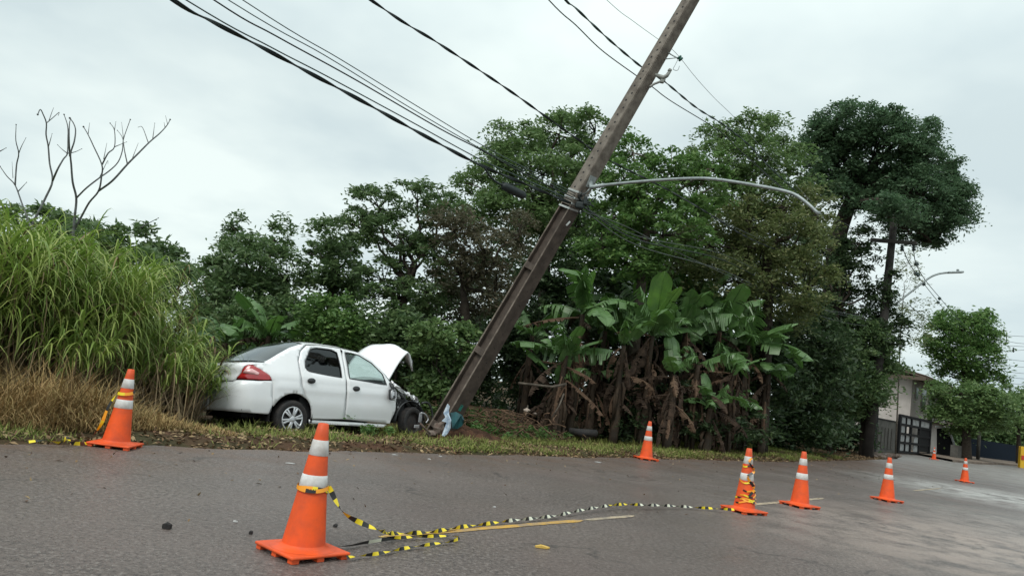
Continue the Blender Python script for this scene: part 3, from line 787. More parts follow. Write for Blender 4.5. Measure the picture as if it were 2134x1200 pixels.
bmesh.ops.bevel(bm, geom=[e for e in bm.edges if abs((e.verts[0].co-e.verts[1].co).normalized().dot(PD)) > .99], offset=.012, segments=2, affect='EDGES')
mobj('shaft', bm, M_conc, pole)
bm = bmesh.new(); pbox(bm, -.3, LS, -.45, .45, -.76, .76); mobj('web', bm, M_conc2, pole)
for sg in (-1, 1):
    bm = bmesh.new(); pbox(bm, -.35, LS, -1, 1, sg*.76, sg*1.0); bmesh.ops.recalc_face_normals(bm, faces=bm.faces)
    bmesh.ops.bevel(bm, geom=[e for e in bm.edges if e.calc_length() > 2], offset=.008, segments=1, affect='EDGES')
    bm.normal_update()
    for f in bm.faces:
        if f.normal.dot(ax) > .7: f.material_index = 1  # left-facing sides take the colour with the light painted in
    mobj('flange', bm, [M_conc2, M_edge_lit], pole)
for L in (.35, 1.92, 3.72):
    bm = bmesh.new()
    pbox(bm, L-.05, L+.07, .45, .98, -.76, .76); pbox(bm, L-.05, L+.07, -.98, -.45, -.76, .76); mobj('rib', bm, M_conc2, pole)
bm = bmesh.new()
for i in range(34):
    L = LS+.35+i*.155; ha, hb = phalf(L)
    for f in ((-.25, .3)[i % 2],):
        c = PP(L, ha+.001, f*hb*.6)-PB; M = Matrix.Translation(c) @ ax.to_track_quat('Z', 'Y').to_matrix().to_4x4()
        r = bmesh.ops.create_circle(bm, segments=10, radius=.021, cap_ends=True, matrix=M)
tag(mobj('bolt_holes', bm, M_dark, pole), kind='stuff')
bm = bmesh.new()
for i in range(14):
    L = .9+i*.3; ha, hb = phalf(L); c = PP(L, 0, hb+.002)-PB
    M = Matrix.Translation(c) @ ay.to_track_quat('Z', 'Y').to_matrix().to_4x4(); bmesh.ops.create_circle(bm, segments=8, radius=.012, cap_ends=True, matrix=M)
tag(mobj('flange_holes', bm, M_dark, pole), kind='stuff')
M_strap = mat('steel strap', (.45, .47, .46), .45, .5, metal=.4, noise=(.3, .31, .3), scale=20)
for L, tl_ in ((5.02, .05), (5.12, .05), (5.23, .06), (5.36, .05)):
    bm = bmesh.new(); pbox(bm, L, L+.035, -1.06, 1.06, -1.06, 1.06)
    for v in bm.verts: v.co += PD*(-.05 if (v.co+PB-PB).dot(ax) > 0 else .02)
    mobj('strap', bm, M_strap, pole)
# bracket, clamp and arm of the street lamp
def pl(x, y, D): return at(x, y, D)-PB
bm = bmesh.new()
A0 = PP(5.62, .0, phalf(5.5)[1]+.0)
armpts = [A0-PB, pl(1232, 391, 13.2), pl(1260, 386, 13.0), pl(1330, 379, 12.6), pl(1400, 374, 12.2), pl(1460, 372, 11.85), pl(1500, 375, 11.65), pl(1560, 384, 11.35), pl(1620, 395, 11.05), pl(1655, 405, 10.9), pl(1680, 422, 10.8), pl(1706, 446, 10.7)]
tube(bm, smooth_pts(armpts[1:], 5), [.026]*(5*(len(armpts)-2)+1), 10)
mobj('lamp_arm', bm, M_galv, pole, True)
bm = bmesh.new(); tube(bm, [A0-PB-e1*.02, armpts[1], armpts[2]], [.05, .042, .034], 10); tube(bm, [PP(5.35, 0, .15)-PB, armpts[1]], .015, 6); addbox(bm, A0-PB, (.06, .16, .22), ay.to_track_quat('X', 'Z').to_matrix())
mobj('arm_bracket', bm, M_galv, pole)
# secondary rack and insulators higher up
bm = bmesh.new()
q = lambda x, y, D=12.95: at(x, y, D)-PB
tube(bm, [q(1388, 108, 13.1), q(1412, 122)], .012, 6); tube(bm, [q(1384, 124, 13.1), q(1410, 121)], .009, 6)
tube(bm, smooth_pts([q(1412, 126), q(1407, 136), q(1403, 145), q(1412, 147), q(1416, 138)], 3), .006, 5)
mobj('upper_bracket', bm, M_galv, pole)
bm = bmesh.new(); p0 = q(1417, 122); p1 = q(1424, 131)
M = Matrix.Translation(p0) @ (p1-p0).to_track_quat('Z', 'Y').to_matrix().to_4x4()
lathe(bm, [(.001, -.04), (.045, -.035), (.05, -.01), (.03, 0), (.05, .02), (.045, .04), (.001, .045)], 14, M); mobj('insulator', bm, mat('green glass insulator', (.012, .09, .065), .25, .6), pole)
bm = bmesh.new(); M_porc = mat('grey porcelain', (.20, .21, .19), .35, .5)
tube(bm, [q(1366, 156, 13.0), q(1382, 163), q(1390, 158), q(1396, 149)], [.03, .05, .035, .03], 8)
p0 = q(1396, 147); M = Matrix.Translation(p0) @ (q(1400, 141)-p0).to_track_quat('Z', 'Y').to_matrix().to_4x4()
lathe(bm, [(.001, -.03), (.035, -.025), (.035, .02), (.001, .03)], 12, M)
tube(bm, smooth_pts([q(1386, 166), q(1372, 172), q(1362, 176), q(1354, 182)], 3), .022, 7)
addbox(bm, q(1380, 170), (.07, .07, .07), bev=.015)
mobj('insulator_rack', bm, M_porc, pole)
# cable clutter behind the pole at the straps
bm = bmesh.new(); r = random.Random(5)
for k in range(12):
    a = q(1202+r.uniform(-8, 8), 412+r.uniform(-10, 14), 13.3); pts = [a]
    for j in range(4): pts.append(pts[-1]+Vector((r.uniform(-.02, .09), r.uniform(-.05, .05), r.uniform(-.09, .05))))
    tube(bm, smooth_pts(pts, 3), r.uniform(.008, .018), 5)
addbox(bm, q(1208, 428, 13.25), (.16, .1, .13), bev=.03); addbox(bm, q(1220, 418, 13.2), (.07, .07, .16), bev=.02)
mobj('cable_clamps', bm, M_cable, pole)
bm = bmesh.new(); addbox(bm, q(1184, 466, 13.25), (.03, .03, .10), Matrix.Rotation(.6, 3, 'Y')); mobj('steel_bolt', bm, M_strap, pole)
bm = bmesh.new(); hb = phalf(.9)[1]
for (L0, L1, a0, a1) in ((.80, .92, -.25, .15),): pbox(bm, L0, L1, a0, a1, 1.0, 1.012)
mobj('painted_mark', bm, mat('teal paint', (.02, .20, .16), .6), pole)
# things at its foot
o = crumple('bumper_shard', [((0, 0, .02), (.05, .05, .22), (0, .0, 0))], M_paint, .01, 8, None)
bpy.data.objects.remove(o)
def sheet(name, px, D, mt, th=.02, bend=.03):
    P = [at(x, y, D+bend*sin(i*1.7)) for i, (x, y) in enumerate(px)]
    bm = bmesh.new(); vs = [bm.verts.new(p) for p in P]; f = bm.faces.new(vs)
    bmesh.ops.triangulate(bm, faces=[f]); o = mobj(name, bm, mt); s = o.modifiers.new('s', 'SOLIDIFY'); s.thickness = th; s.offset = 0
    return o
M_shard = mat('scuffed pale bumper plastic', (.62, .70, .78), .4, .5, noise=(.25, .35, .48), scale=12)
M_teal = mat('teal plastic sheet', (.012, .085, .095), .45, .5, noise=(.008, .04, .05), scale=5, bump=.6, bscale=6)
tag(sheet('bumper_fragment', [(933, 841), (936, 846), (934, 862), (940, 876), (939, 890), (932, 903), (925, 909), (921, 907), (929, 895), (931, 880), (921, 877), (928, 870), (925, 860)], 13.35, M_shard, .03), 'pale blue and white shard of bumper standing against the foot of the leaning pole', 'car part')
tag(sheet('torn_teal_sheet', [(938, 860), (950, 858), (962, 864), (966, 874), (964, 886), (952, 893), (942, 892)], 13.45, M_teal, .03, .05), 'crumpled dark teal plastic piece wrapped on the foot of the leaning pole', 'debris')
M_rock = mat('broken concrete', (.20, .165, .14), .9, .2, noise=(.12, .085, .07), scale=9, bump=.6, bscale=25)
def rock(name, P, s, mt, seed, lab=None, cat=None, grp=None, parent=None):
    r = random.Random(seed); bm = bmesh.new(); bmesh.ops.create_icosphere(bm, subdivisions=2, radius=1)
    for v in bm.verts: v.co = Vector((v.co.x*s[0], v.co.y*s[1], v.co.z*s[2]))*(1+r.uniform(-.2, .2))
    o = mobj(name, bm, mt, parent); o.location = P; o.rotation_euler = (r.uniform(-.4, .4), r.uniform(-.4, .4), r.uniform(0, 6))
    if lab: tag(o, lab, cat, grp)
    return o
rock('concrete_stump', at(914, 893, 13.6), (.10, .10, .13), M_rock, 3, 'rounded lump of broken concrete between the front wheel and the leaning pole', 'concrete lump')
rock('concrete_piece', at(898, 903, 13.5), (.12, .1, .06), M_rock, 4, 'flat broken concrete piece just left of the pole foot', 'concrete lump')
bm = bmesh.new(); tube(bm, [at(876, 882, 13.2), at(886, 893, 13.3), at(897, 903, 13.4)], .018, 6); tag(mobj('bent_rod', bm, M_rock), 'thin bent rod leaning from the wrecked front wheel to the broken concrete', 'metal rod')
# mound of red soil
M_red_soil = mat('fresh red soil', (.105, .055, .034), .95, .1, noise=(.055, .030, .021), scale=5, bump=1, bscale=16, dist=.06)
bm = bmesh.new(); bmesh.ops.create_grid(bm, x_segments=26, y_segments=18, size=1); r = random.Random(9); mc = sn(grd(985, 918))
for v in bm.verts:
    x, y = v.co.x, v.co.y; h = max(0, 1-(x*x+y*y))**1.2*.27; s_ = mc[0]+.25+x*1.25; n_ = mc[1]+.55+y*.85
    v.co = RS(s_, n_, GZ(s_, n_)-.03+h*(1+r.uniform(-.18, .25)))
tag(mobj('soil_mound', bm, M_red_soil, smooth=False), 'low mound of fresh red soil heaved up around the foot of the leaning pole', 'soil mound')

# ------------------------------------------------------------------ overhead cables
M_palec = mat('pale worn cable', (.13, .15, .145), .7, .2, noise=(.08, .095, .09), scale=3)
def wire(name, pts, n0, n1, r, mt, lab, helix=0, extra=None, seg=6):
    xs = [p[0] for p in pts]; x0, x1 = xs[0], xs[-1]
    W = [onn(x, y, n0+(n1-n0)*((x-x0)/(x1-x0))) for x, y in pts]
    # carry on beyond the frame at the start if the run leaves it
    if pts[0][1] <= 0: W = [W[0]+(W[0]-W[1])*3.0+Vector((0, 0, .25))]+W
    P = smooth_pts(W, 7); bm = bmesh.new(); tube(bm, P, r, seg)
    if helix:
        L = 0; Q = []
        for i, p in enumerate(P):
            if i: L += (p-P[i-1]).length
            Q.append((p, L))
        for ph in range(2):
            H = []
            for i in range(len(Q)-1):
                for k in range(6):
                    t = k/6; p = Q[i][0].lerp(Q[i+1][0], t); l = Q[i][1]+(Q[i+1][1]-Q[i][1])*t; a = l*helix+ph*pi
                    d = (Q[i+1][0]-Q[i][0]).normalized(); u_ = d.orthogonal().normalized(); v_ = d.cross(u_)
                    H.append(p+(u_*cos(a)+v_*sin(a))*r*1.5)
            tube(bm, H, r*.8, 5)
    return tag(mobj(name, bm, mt), lab, 'cable', 'cables strung along the road')
wire('overhead_cable', [(360, 0), (441, 45), (549, 101), (644, 152), (745, 206), (846, 262), (914, 299), (998, 343), (1090, 382), (1190, 424)], 8.9, 8.0, .013, M_cable, 'thick bundled cable, lowest of the cables from the top left to the pole', helix=5)
wire('overhead_cable', [(387, 0), (563, 98), (677, 157), (846, 248), (998, 331), (1090, 372), (1192, 418)], 8.8, 8.0, .009, M_cableg, 'grey cable running just above the thick bundle on the left')
wire('overhead_cable', [(445, 0), (576, 76), (738, 165), (914, 267), (1001, 312), (1100, 366), (1195, 412)], 8.7, 8.0, .010, M_cable, 'third cable up from the thick bundle, left of the leaning pole')
wire('overhead_cable', [(475, 0), (677, 116), (850, 222), (998, 308), (1100, 360), (1198, 408)], 8.6, 8.0, .007, M_cableg, 'thin fourth cable up from the thick bundle, left of the leaning pole')
wire('overhead_cable', [(505, 0), (711, 125), (860, 216), (998, 299), (1100, 353), (1200, 404)], 8.5, 8.0, .007, M_cableg, 'thin fifth cable up, highest of the low group on the left of the pole')
wire('overhead_cable', [(772, 0), (914, 91), (1060, 188), (1155, 256), (1244, 318), (1290, 345), (1400, 400), (1478, 446), (1560, 496), (1650, 532), (1745, 562)], 8.1, 8.6, .010, M_cable, 'twisted cable crossing the middle of the sky and the front of the leaning pole', helix=6)
wire('overhead_cable', [(1143, 0), (1200, 53), (1255, 106), (1326, 158), (1360, 182), (1400, 212), (1500, 274), (1540, 312), (1585, 352), (1640, 400)], 7.6, 7.9, .010, M_cable, 'lower of the two cables at the grey insulator rack high on the pole')
wire('overhead_cable', [(1178, 0), (1200, 18), (1270, 84), (1342, 144), (1384, 170), (1450, 224), (1510, 262), (1560, 302), (1600, 345), (1660, 400)], 7.5, 8.0, .010, M_cableg, 'thick twisted cable passing over the insulator rack near the top of the pole', helix=6)
wire('overhead_cable', [(1264, 0), (1320, 45), (1374, 84), (1400, 103), (1419, 123), (1450, 162), (1490, 206), (1535, 250), (1620, 345), (1700, 430)], 7.2, 8.2, .005, M_galv, 'thin pale wire tied to the green insulator, uppermost of the cables')
for k, (y0, y1, ym, ye) in enumerate(((430, 500, 590, 672), (436, 512, 606, 668), (428, 492, 574, 644))):
    wire('overhead_cable', [(1212, y0), (1330, y1), (1510, (y1+ym)/2+(6 if k == 1 else -2)), (1640, ym+22), (1745, ye-18), (1840, ye)], 8.0, 9.6, (.013, .010, .008)[k], (M_cable, M_palec, M_palec)[k],
         ('dark cable sagging from the pole straps over the banana plants', 'second grey cable sagging over the banana plants to the far pole', 'thin pale cable highest of those sagging over the banana plants')[k])
for k, (pts_, lab_) in enumerate((([(1215, 440), (1300, 470), (1400, 520), (1530, 580), (1660, 640), (1760, 672), (1836, 682)], 'lowest pale cable sagging from the pole straps across the banana leaves'), ([(1400, 400), (1500, 458), (1600, 505), (1700, 545), (1800, 590), (1842, 610)], 'pale cable running high over the trees from the pole front to the far pole'), ([(1560, 330), (1640, 400), (1740, 455), (1815, 495)], 'thin cable dropping through the tree tops to the far crossarm'))):
    wire('overhead_cable', pts_, (8.0, 8.3, 7.9)[k], (9.6, 9.6, 9.2)[k], .008, M_palec, lab_)
# splice box hanging on the bundle left of the pole
P0 = onn(1046, 386, 8.15); P1 = onn(1094, 409, 8.1); d = (P1-P0); bm = bmesh.new()
M = Matrix.Translation(P0) @ d.to_track_quat('Z', 'Y').to_matrix().to_4x4()
lathe(bm, [(.001, 0), (.035, .005), (.07, .06), (.075, d.length*.5), (.07, d.length-.05), (.035, d.length), (.001, d.length+.01)], 14, M)
tube(bm, smooth_pts([P0, onn(1032, 378, 8.2), onn(1020, 366, 8.2), onn(1010, 350, 8.2)], 4), .018, 6); tube(bm, smooth_pts([P0+Vector((0, 0, .05)), onn(1060, 384, 8.1), onn(1085, 385, 8.1)], 4), .012, 5)
tag(mobj('cable_splice_case', bm, M_cable), 'black torpedo shaped splice case slung from the cables left of the pole', 'cable box')

# ------------------------------------------------------------------ leaves
def unit(v): return v/np.maximum(1e-9, np.linalg.norm(v, axis=-1, keepdims=True))
def leaf_quads(P, ln, wd, upb=.8, droop=-.15):
    n = len(P)
    a = rng.normal(size=(n, 3)); a[:, 2] = a[:, 2]*.45+droop; a = unit(a)
    nn = rng.normal(size=(n, 3))*.6; nn[:, 2] += upb; s = unit(np.cross(a, nn)); nn = np.cross(s, a)
    l = ln*rng.uniform(.45, 1.55, (n, 1)); w_ = wd*rng.uniform(.7, 1.2, (n, 1))
    V = np.stack([P-a*l*.5, P+s*w_*.5+nn*w_*.12-a*l*.05, P+a*l*.5-nn*l*.08, P-s*w_*.5+nn*w_*.12-a*l*.05], 1).reshape(-1, 3)
    return V, np.arange(4*n).reshape(n, 4)
def lobes_to_clumps(lobes, D, dens=1.0, rc=.42, dj=1.0, thick=1.0):
    cl = []
    for lb in lobes:
        x, y, rx, ry = lb[:4]; dd = D+(lb[4] if len(lb) > 4 else random.uniform(-1, 1)*dj)
        c = np.array(at(x, y, dd)); k = dd/FPX*1.03; R = np.array([rx*k, rx*k*thick, ry*k])
        n = max(5, int(dens*3.2*(R[0]*R[2]+R[0]*R[1]*.5)/(rc*rc)))
        d = unit(rng.normal(size=(n, 3))); rad = rng.uniform(.45, 1.0, (n, 1))**.5
        cl.append(c+d*rad*R)
    return np.concatenate(cl)
def crown(name, clumps, mt, parent, per=70, rc=.42, leaf=(.17, .075), flat=.5, upb=.8):
    n = len(clumps); cnt = per
    sz = rng.uniform(.6, 1.25, (n, 1, 1))
    off = rng.normal(size=(n, cnt, 3))*np.array([.5, .5, .5*flat])*rc*sz
    off[..., 2] -= .35*(off[..., 0]**2+off[..., 1]**2)/rc          # domed tufts
    P = (clumps[:, None, :]+off).reshape(-1, 3)
    V, F = leaf_quads(P, leaf[0], leaf[1], upb)
    o = npmesh(name, V, F, mt, parent)
    return o
def limb(bm, a, b, r0, r1, seg=6, wob=.08, n=5):
    a = Vector(a); b = Vector(b); L = (b-a).length; pts = []
    for i in range(n+1):
        t = i/n; p = a.lerp(b, t)+Vector((random.uniform(-1, 1), random.uniform(-1, 1), random.uniform(-.4, .6)))*L*wob*(0 if i in (0, n) else 1)
        pts.append(p)
    tube(bm, smooth_pts(pts, 2), list(np.linspace(r0, r1, 2*n+1)), seg)
    return pts
def tree(name, lab, cat, D, lobes, mt, trunk, r0=.16, base_n=None, per=70, rc=.42, dens=1.0, leaf=(.17, .075), flat=.5, grp=None, bark=None, dj=1.0, thick=1.0, twigs=.3, upb=.8):
    base = at(trunk[0][0], trunk[0][1], D)
    s_, n_ = sn(base); base.z = GZ(s_, n_)-.1
    root = empty(name, (0, 0, 0)); root.location = base
    tag(root, lab, cat, grp)
    cl = lobes_to_clumps(lobes, D, dens, rc, dj, thick)
    b = np.array(base)
    crown('crown', cl-b, mt, root, per, rc, leaf, flat, upb)
    bm = bmesh.new()
    tp_ = [base]+[at(x, y, D) for x, y in trunk[1:]]
    tp_ = [p-base for p in tp_]
    rr = np.linspace(r0, r0*.5, len(tp_)); P = smooth_pts(tp_, 4) if len(tp_) > 1 else tp_
    tube(bm, P, list(np.linspace(r0*1.15, r0*.5, len(P))), 9)
    top = P[-1]
    for lb in lobes:
        c = at(lb[0], lb[1]+lb[3]*.3, D+(lb[4] if len(lb) > 4 else 0))-base
        st = min(P, key=lambda p: (p-c).length+abs(p.z-top.z)*.3)
        pts = limb(bm, st, c, r0*.42, r0*.12, 6, .09)
    tg = cl[rng.random(len(cl)) < twigs]-b
    for c in tg:
        cc = Vector(c.tolist()); lb = min(lobes, key=lambda l: (at(l[0], l[1], D)-base-cc).length)
        limb(bm, at(lb[0], lb[1]+lb[3]*.25, D)-base, cc, r0*.13, .008, 4, .1, 3)
    mobj('trunk', bm, bark or M_bark, root)
    return root
G1 = leafmat('leaf dark green', (.054, .098, .042), (.084, .142, .054), (.14, .20, .075))
G2 = leafmat('leaf mid green', (.070, .130, .048), (.105, .175, .060), (.17, .24, .085))
G3 = leafmat('leaf bright green', (.060, .13, .035), (.085, .165, .045), (.15, .24, .06))
G4 = leafmat('leaf olive', (.082, .115, .044), (.112, .15, .052), (.18, .18, .07))
G5 = leafmat('leaf brownish vine', (.058, .070, .038), (.085, .082, .048), (.13, .10, .065))
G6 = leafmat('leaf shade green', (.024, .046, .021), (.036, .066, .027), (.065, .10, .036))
G7 = leafmat('leaf grey green', (.050, .098, .054), (.074, .135, .068), (.11, .18, .085))
TG = 'trees behind the verge'
tree('small_tree', 'dark rounded tree top showing just above the tall grass at left', 'tree', 17, [(270, 495, 60, 45), (340, 545, 45, 45), (205, 500, 60, 40), (80, 455, 60, 32), (140, 470, 50, 35), (300, 570, 60, 60), (370, 600, 40, 50)], G1, [(290, 700), (290, 590)], grp=TG, rc=.36, per=90)
tree('broad_tree', 'twin topped dark green tree behind the white car trunk', 'tree', 22, [(492, 490, 38, 42), (572, 488, 36, 42), (535, 545, 80, 55), (440, 580, 60, 45), (600, 575, 42, 50), (520, 610, 85, 50), (465, 545, 40, 40)], G1, [(545, 720), (545, 640), (530, 590)], grp=TG, rc=.40, per=90)
tree('broad_tree', 'narrow leafy tree between the twin topped tree and the open umbrella tree', 'tree', 21.5, [(690, 487, 44, 30), (668, 530, 38, 34), (712, 560, 50, 36), (690, 600, 60, 30), (735, 520, 36, 30)], G1, [(690, 720), (690, 640), (695, 580)], grp=TG, rc=.34, per=80, dens=.9)
tree('umbrella_tree', 'spreading open crowned tree with sky gaps right of the car roof', 'tree', 19.5, [(790, 425, 70, 34), (870, 410, 75, 32), (925, 430, 55, 40), (755, 470, 45, 30), (830, 480, 95, 34), (900, 500, 60, 36), (860, 540, 80, 30), (800, 580, 60, 24), (830, 620, 80, 25), (890, 600, 60, 30)], G1, [(858, 730), (862, 680), (840, 640), (850, 590)], r0=.15, grp=TG, rc=.30, per=70, dens=.75, leaf=(.14, .06), flat=.35, twigs=.5)
tree('vine_covered_tree', 'brownish tree draped with dead vines left of the leaning pole', 'tree', 18.5, [(950, 470, 60, 50), (1010, 520, 70, 55), (960, 560, 70, 55), (1030, 600, 60, 55), (960, 640, 60, 45), (1080, 480, 50, 50)], G5, [(960, 800), (970, 700), (965, 600)], grp=TG, rc=.32, per=75, dens=.85, leaf=(.11, .05), twigs=.8)
tree('tall_tree', 'tall green tree whose crown rises left of the leaning pole', 'tree', 24, [(1080, 290, 62, 38), (1165, 272, 66, 38), (1240, 265, 58, 34), (1040, 330, 55, 42), (1130, 350, 110, 60), (1010, 385, 56, 42), (1210, 340, 80, 55), (1100, 430, 110, 55), (1180, 470, 90, 60), (1020, 440, 60, 40)], G2, [(1130, 760), (1135, 600), (1130, 450)], r0=.24, grp=TG, rc=.42, per=95, leaf=(.15, .07))
tree('tall_tree', 'bright feathery leaved tree just right of the leaning pole', 'tree', 21, [(1320, 310, 45, 36), (1300, 370, 70, 45), (1400, 345, 60, 40), (1470, 345, 50, 36), (1370, 410, 90, 50), (1450, 400, 70, 45), (1290, 440, 70, 50), (1380, 480, 110, 50), (1260, 500, 60, 55), (1300, 545, 90, 40)], G3, [(1320, 760), (1340, 560), (1350, 460)], r0=.16, grp=TG, rc=.32, per=65, dens=.85, leaf=(.15, .075), flat=.35, bark=M_bark2, twigs=.5)
tree('tall_tree', 'green tree with loose sprays on top, under the upper cables', 'tree', 25, [(1500, 285, 50, 34), (1560, 262, 48, 30), (1615, 275, 42, 34), (1500, 340, 80, 50), (1580, 330, 80, 50), (1650, 350, 60, 50), (1560, 400, 90, 45)], G2, [(1560, 760), (1560, 560), (1560, 420)], r0=.2, grp=TG, rc=.42, per=85, leaf=(.15, .07))
tree('tall_tree', 'olive green tree with yellowing leaves left of the big dark crowned tree', 'tree', 23, [(1640, 420, 75, 50), (1560, 460, 80, 55), (1480, 500, 80, 50), (1650, 500, 80, 60), (1590, 550, 90, 55), (1500, 580, 90, 50), (1680, 590, 70, 60), (1600, 640, 90, 50), (1690, 440, 50, 60), (1420, 560, 80, 50)], G4, [(1600, 780), (1600, 650), (1600, 520)], r0=.2, grp=TG, rc=.38, per=90, leaf=(.13, .06))
tree('giant_tree', 'giant dark domed tree, tallest of all, at the right above the far pole', 'tree', 36, [(1790, 262, 100, 36), (1740, 290, 70, 42), (1880, 285, 80, 42), (1820, 320, 110, 48), (1930, 340, 66, 50), (1740, 345, 60, 40), (1965, 400, 48, 48), (1890, 395, 80, 50), (1930, 450, 66, 34), (1800, 380, 66, 34), (1990, 445, 40, 26), (2000, 400, 26, 30), (1940, 500, 30, 16), (1860, 440, 50, 26), (1760, 410, 40, 34), (1900, 480, 50, 22), (1990, 420, 32, 30), (1960, 480, 40, 24), (1700, 310, 40, 34), (1720, 380, 40, 34), (1880, 440, 50, 20, -4), (1840, 418, 44, 22, -4)], G7, [(1725, 700), (1738, 600), (1745, 500), (1765, 440), (1790, 380)], r0=.52, grp=TG, rc=.46, per=100, leaf=(.17, .09), dens=1.15)
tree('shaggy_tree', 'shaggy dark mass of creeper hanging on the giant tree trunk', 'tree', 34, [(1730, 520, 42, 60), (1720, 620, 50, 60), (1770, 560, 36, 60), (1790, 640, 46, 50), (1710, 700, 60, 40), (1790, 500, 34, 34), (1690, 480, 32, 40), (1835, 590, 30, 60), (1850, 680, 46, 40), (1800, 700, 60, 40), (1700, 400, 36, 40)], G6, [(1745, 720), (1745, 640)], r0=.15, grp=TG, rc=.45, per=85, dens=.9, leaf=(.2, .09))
tree('thin_tree', 'thin pale leaved tree seen through beside the far pole', 'tree', 44, [(1880, 600, 40, 60), (1900, 680, 44, 40), (1860, 690, 40, 40), (1890, 545, 28, 32), (1910, 640, 30, 30)], G4, [(1880, 760), (1878, 680), (1885, 600)], r0=.04, grp=TG, rc=.5, per=28, dens=.6, leaf=(.17, .07), bark=M_bark2, twigs=.5)
tree('street_tree', 'dense green tree in front of the pale house, its trunk in deep shade', 'tree', 34, [(1790, 740, 70, 50), (1730, 760, 70, 55), (1840, 750, 40, 36), (1780, 810, 66, 45), (1730, 830, 70, 40), (1828, 805, 26, 34), (1700, 700, 50, 50), (1790, 690, 45, 30)], G1, [(1806, 940), (1806, 880), (1800, 800)], r0=.30, grp='street trees at right', rc=.5, per=110, leaf=(.2, .1), dens=1.1)
tree('street_tree', 'light green round topped street tree at right with bare fork below', 'tree', 62, [(2005, 672, 70, 30), (2040, 690, 44, 34), (1965, 700, 42, 34), (2000, 730, 62, 32), (2050, 745, 34, 40), (1970, 760, 34, 30), (2055, 790, 32, 26), (2015, 770, 40, 24)], G3, [(2012, 945), (2010, 880), (2010, 800), (2003, 750)], r0=.28, grp='street trees at right', rc=.8, per=100, leaf=(.3, .15))
tree('street_tree', 'low dark green street tree below the round topped one', 'tree', 58, [(2000, 815, 62, 26), (2050, 830, 55, 28), (1975, 850, 40, 26), (2030, 865, 66, 24), (2080, 850, 36, 30), (2000, 880, 40, 18)], G2, [(2015, 950), (2014, 900), (2012, 850)], r0=.34, grp='street trees at right', rc=.8, per=110, leaf=(.3, .15), dens=1.1)
tree('street_tree', 'dark tree at the right edge of the picture behind the yellow post', 'tree', 72, [(2120, 825, 34, 26), (2110, 860, 44, 28), (2150, 850, 50, 40), (2095, 880, 30, 18)], G2, [(2125, 940), (2122, 880)], r0=.25, grp='street trees at right', rc=.9, per=90, leaf=(.34, .17))
wx = [380, 500, 600, 700, 760, 850, 930, 1000, 1100, 1200, 1300, 1400, 1500, 1600, 1680, 1720, 1770]
wy = [610, 600, 610, 645, 660, 620, 560, 500, 420, 400, 420, 420, 400, 420, 470, 620, 720]
cc = []
for k in range(1500):
    x = random.uniform(400, 1770); y = random.uniform(np.interp(x, wx, wy)+12, 905); D_ = random.uniform(28.5, 31.5); p = at(x, y, D_)
    if p.z > .1: cc.append(p[:])
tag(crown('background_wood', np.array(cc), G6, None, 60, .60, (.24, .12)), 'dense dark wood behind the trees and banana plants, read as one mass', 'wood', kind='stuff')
# understory thickets
cc = []
for k in range(420):
    x = random.uniform(1905, 2230); y = random.uniform(872+8*sin(x*.05), 950); p = at(x, y, random.uniform(88, 94))
    if p.z > .2: cc.append(p[:])
tag(crown('distant_wood', np.array(cc), G1, None, 60, 1.3, (.6, .3)), 'far dark greenery behind the gate and the blue wall at the street end', 'wood', kind='stuff')
UG = 'bushes under the trees'
def bush(lab, D, lobes, mt, tr, rc=.36, per=80, leaf=(.15, .08), dens=1.2):
    tree('bush', lab, 'bush', D, lobes, mt, tr, r0=.05, grp=UG, rc=rc, per=per, leaf=leaf, dens=dens, twigs=.25, thick=.8)
bush('dark bush filling the gap behind the car boot', 20, [(450, 640, 60, 50), (520, 680, 80, 50), (600, 660, 60, 50), (440, 700, 60, 50)], G1, [(520, 760), (520, 700)])
bush('bright green bush above the white car roof', 18.5, [(690, 640, 60, 36), (730, 680, 60, 40), (670, 690, 60, 40), (700, 740, 80, 40)], G3, [(700, 780), (700, 700)], rc=.3, leaf=(.13, .07))
bush('dark bush behind the popped hood', 18.5, [(800, 680, 60, 50), (860, 700, 70, 50), (800, 750, 70, 40), (900, 760, 60, 50)], G1, [(830, 800), (830, 720)])
bush('green bush between the hood and the leaning pole', 16.9, [(900, 740, 40, 50), (950, 780, 40, 50), (905, 820, 40, 40), (960, 720, 40, 50), (900, 690, 40, 40)], G2, [(920, 870), (920, 780)], rc=.26, leaf=(.13, .075))
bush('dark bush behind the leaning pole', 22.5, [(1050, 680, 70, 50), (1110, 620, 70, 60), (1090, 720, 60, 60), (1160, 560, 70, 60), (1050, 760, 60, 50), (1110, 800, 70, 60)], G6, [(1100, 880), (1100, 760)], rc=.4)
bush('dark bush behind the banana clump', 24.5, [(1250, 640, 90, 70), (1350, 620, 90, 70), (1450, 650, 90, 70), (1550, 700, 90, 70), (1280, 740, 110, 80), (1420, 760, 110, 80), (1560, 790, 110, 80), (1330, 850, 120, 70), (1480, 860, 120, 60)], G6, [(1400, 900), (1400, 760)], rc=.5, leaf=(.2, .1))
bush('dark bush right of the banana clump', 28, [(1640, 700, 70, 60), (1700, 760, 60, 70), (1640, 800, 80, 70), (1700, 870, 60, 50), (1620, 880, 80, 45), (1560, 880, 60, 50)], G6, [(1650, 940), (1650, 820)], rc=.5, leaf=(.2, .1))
bush('deep shaded bush under the dense street tree', 37, [(1740, 880, 70, 50), (1690, 890, 60, 50), (1780, 900, 40, 40)], G6, [(1740, 945), (1740, 900)], rc=.5, leaf=(.2, .1))

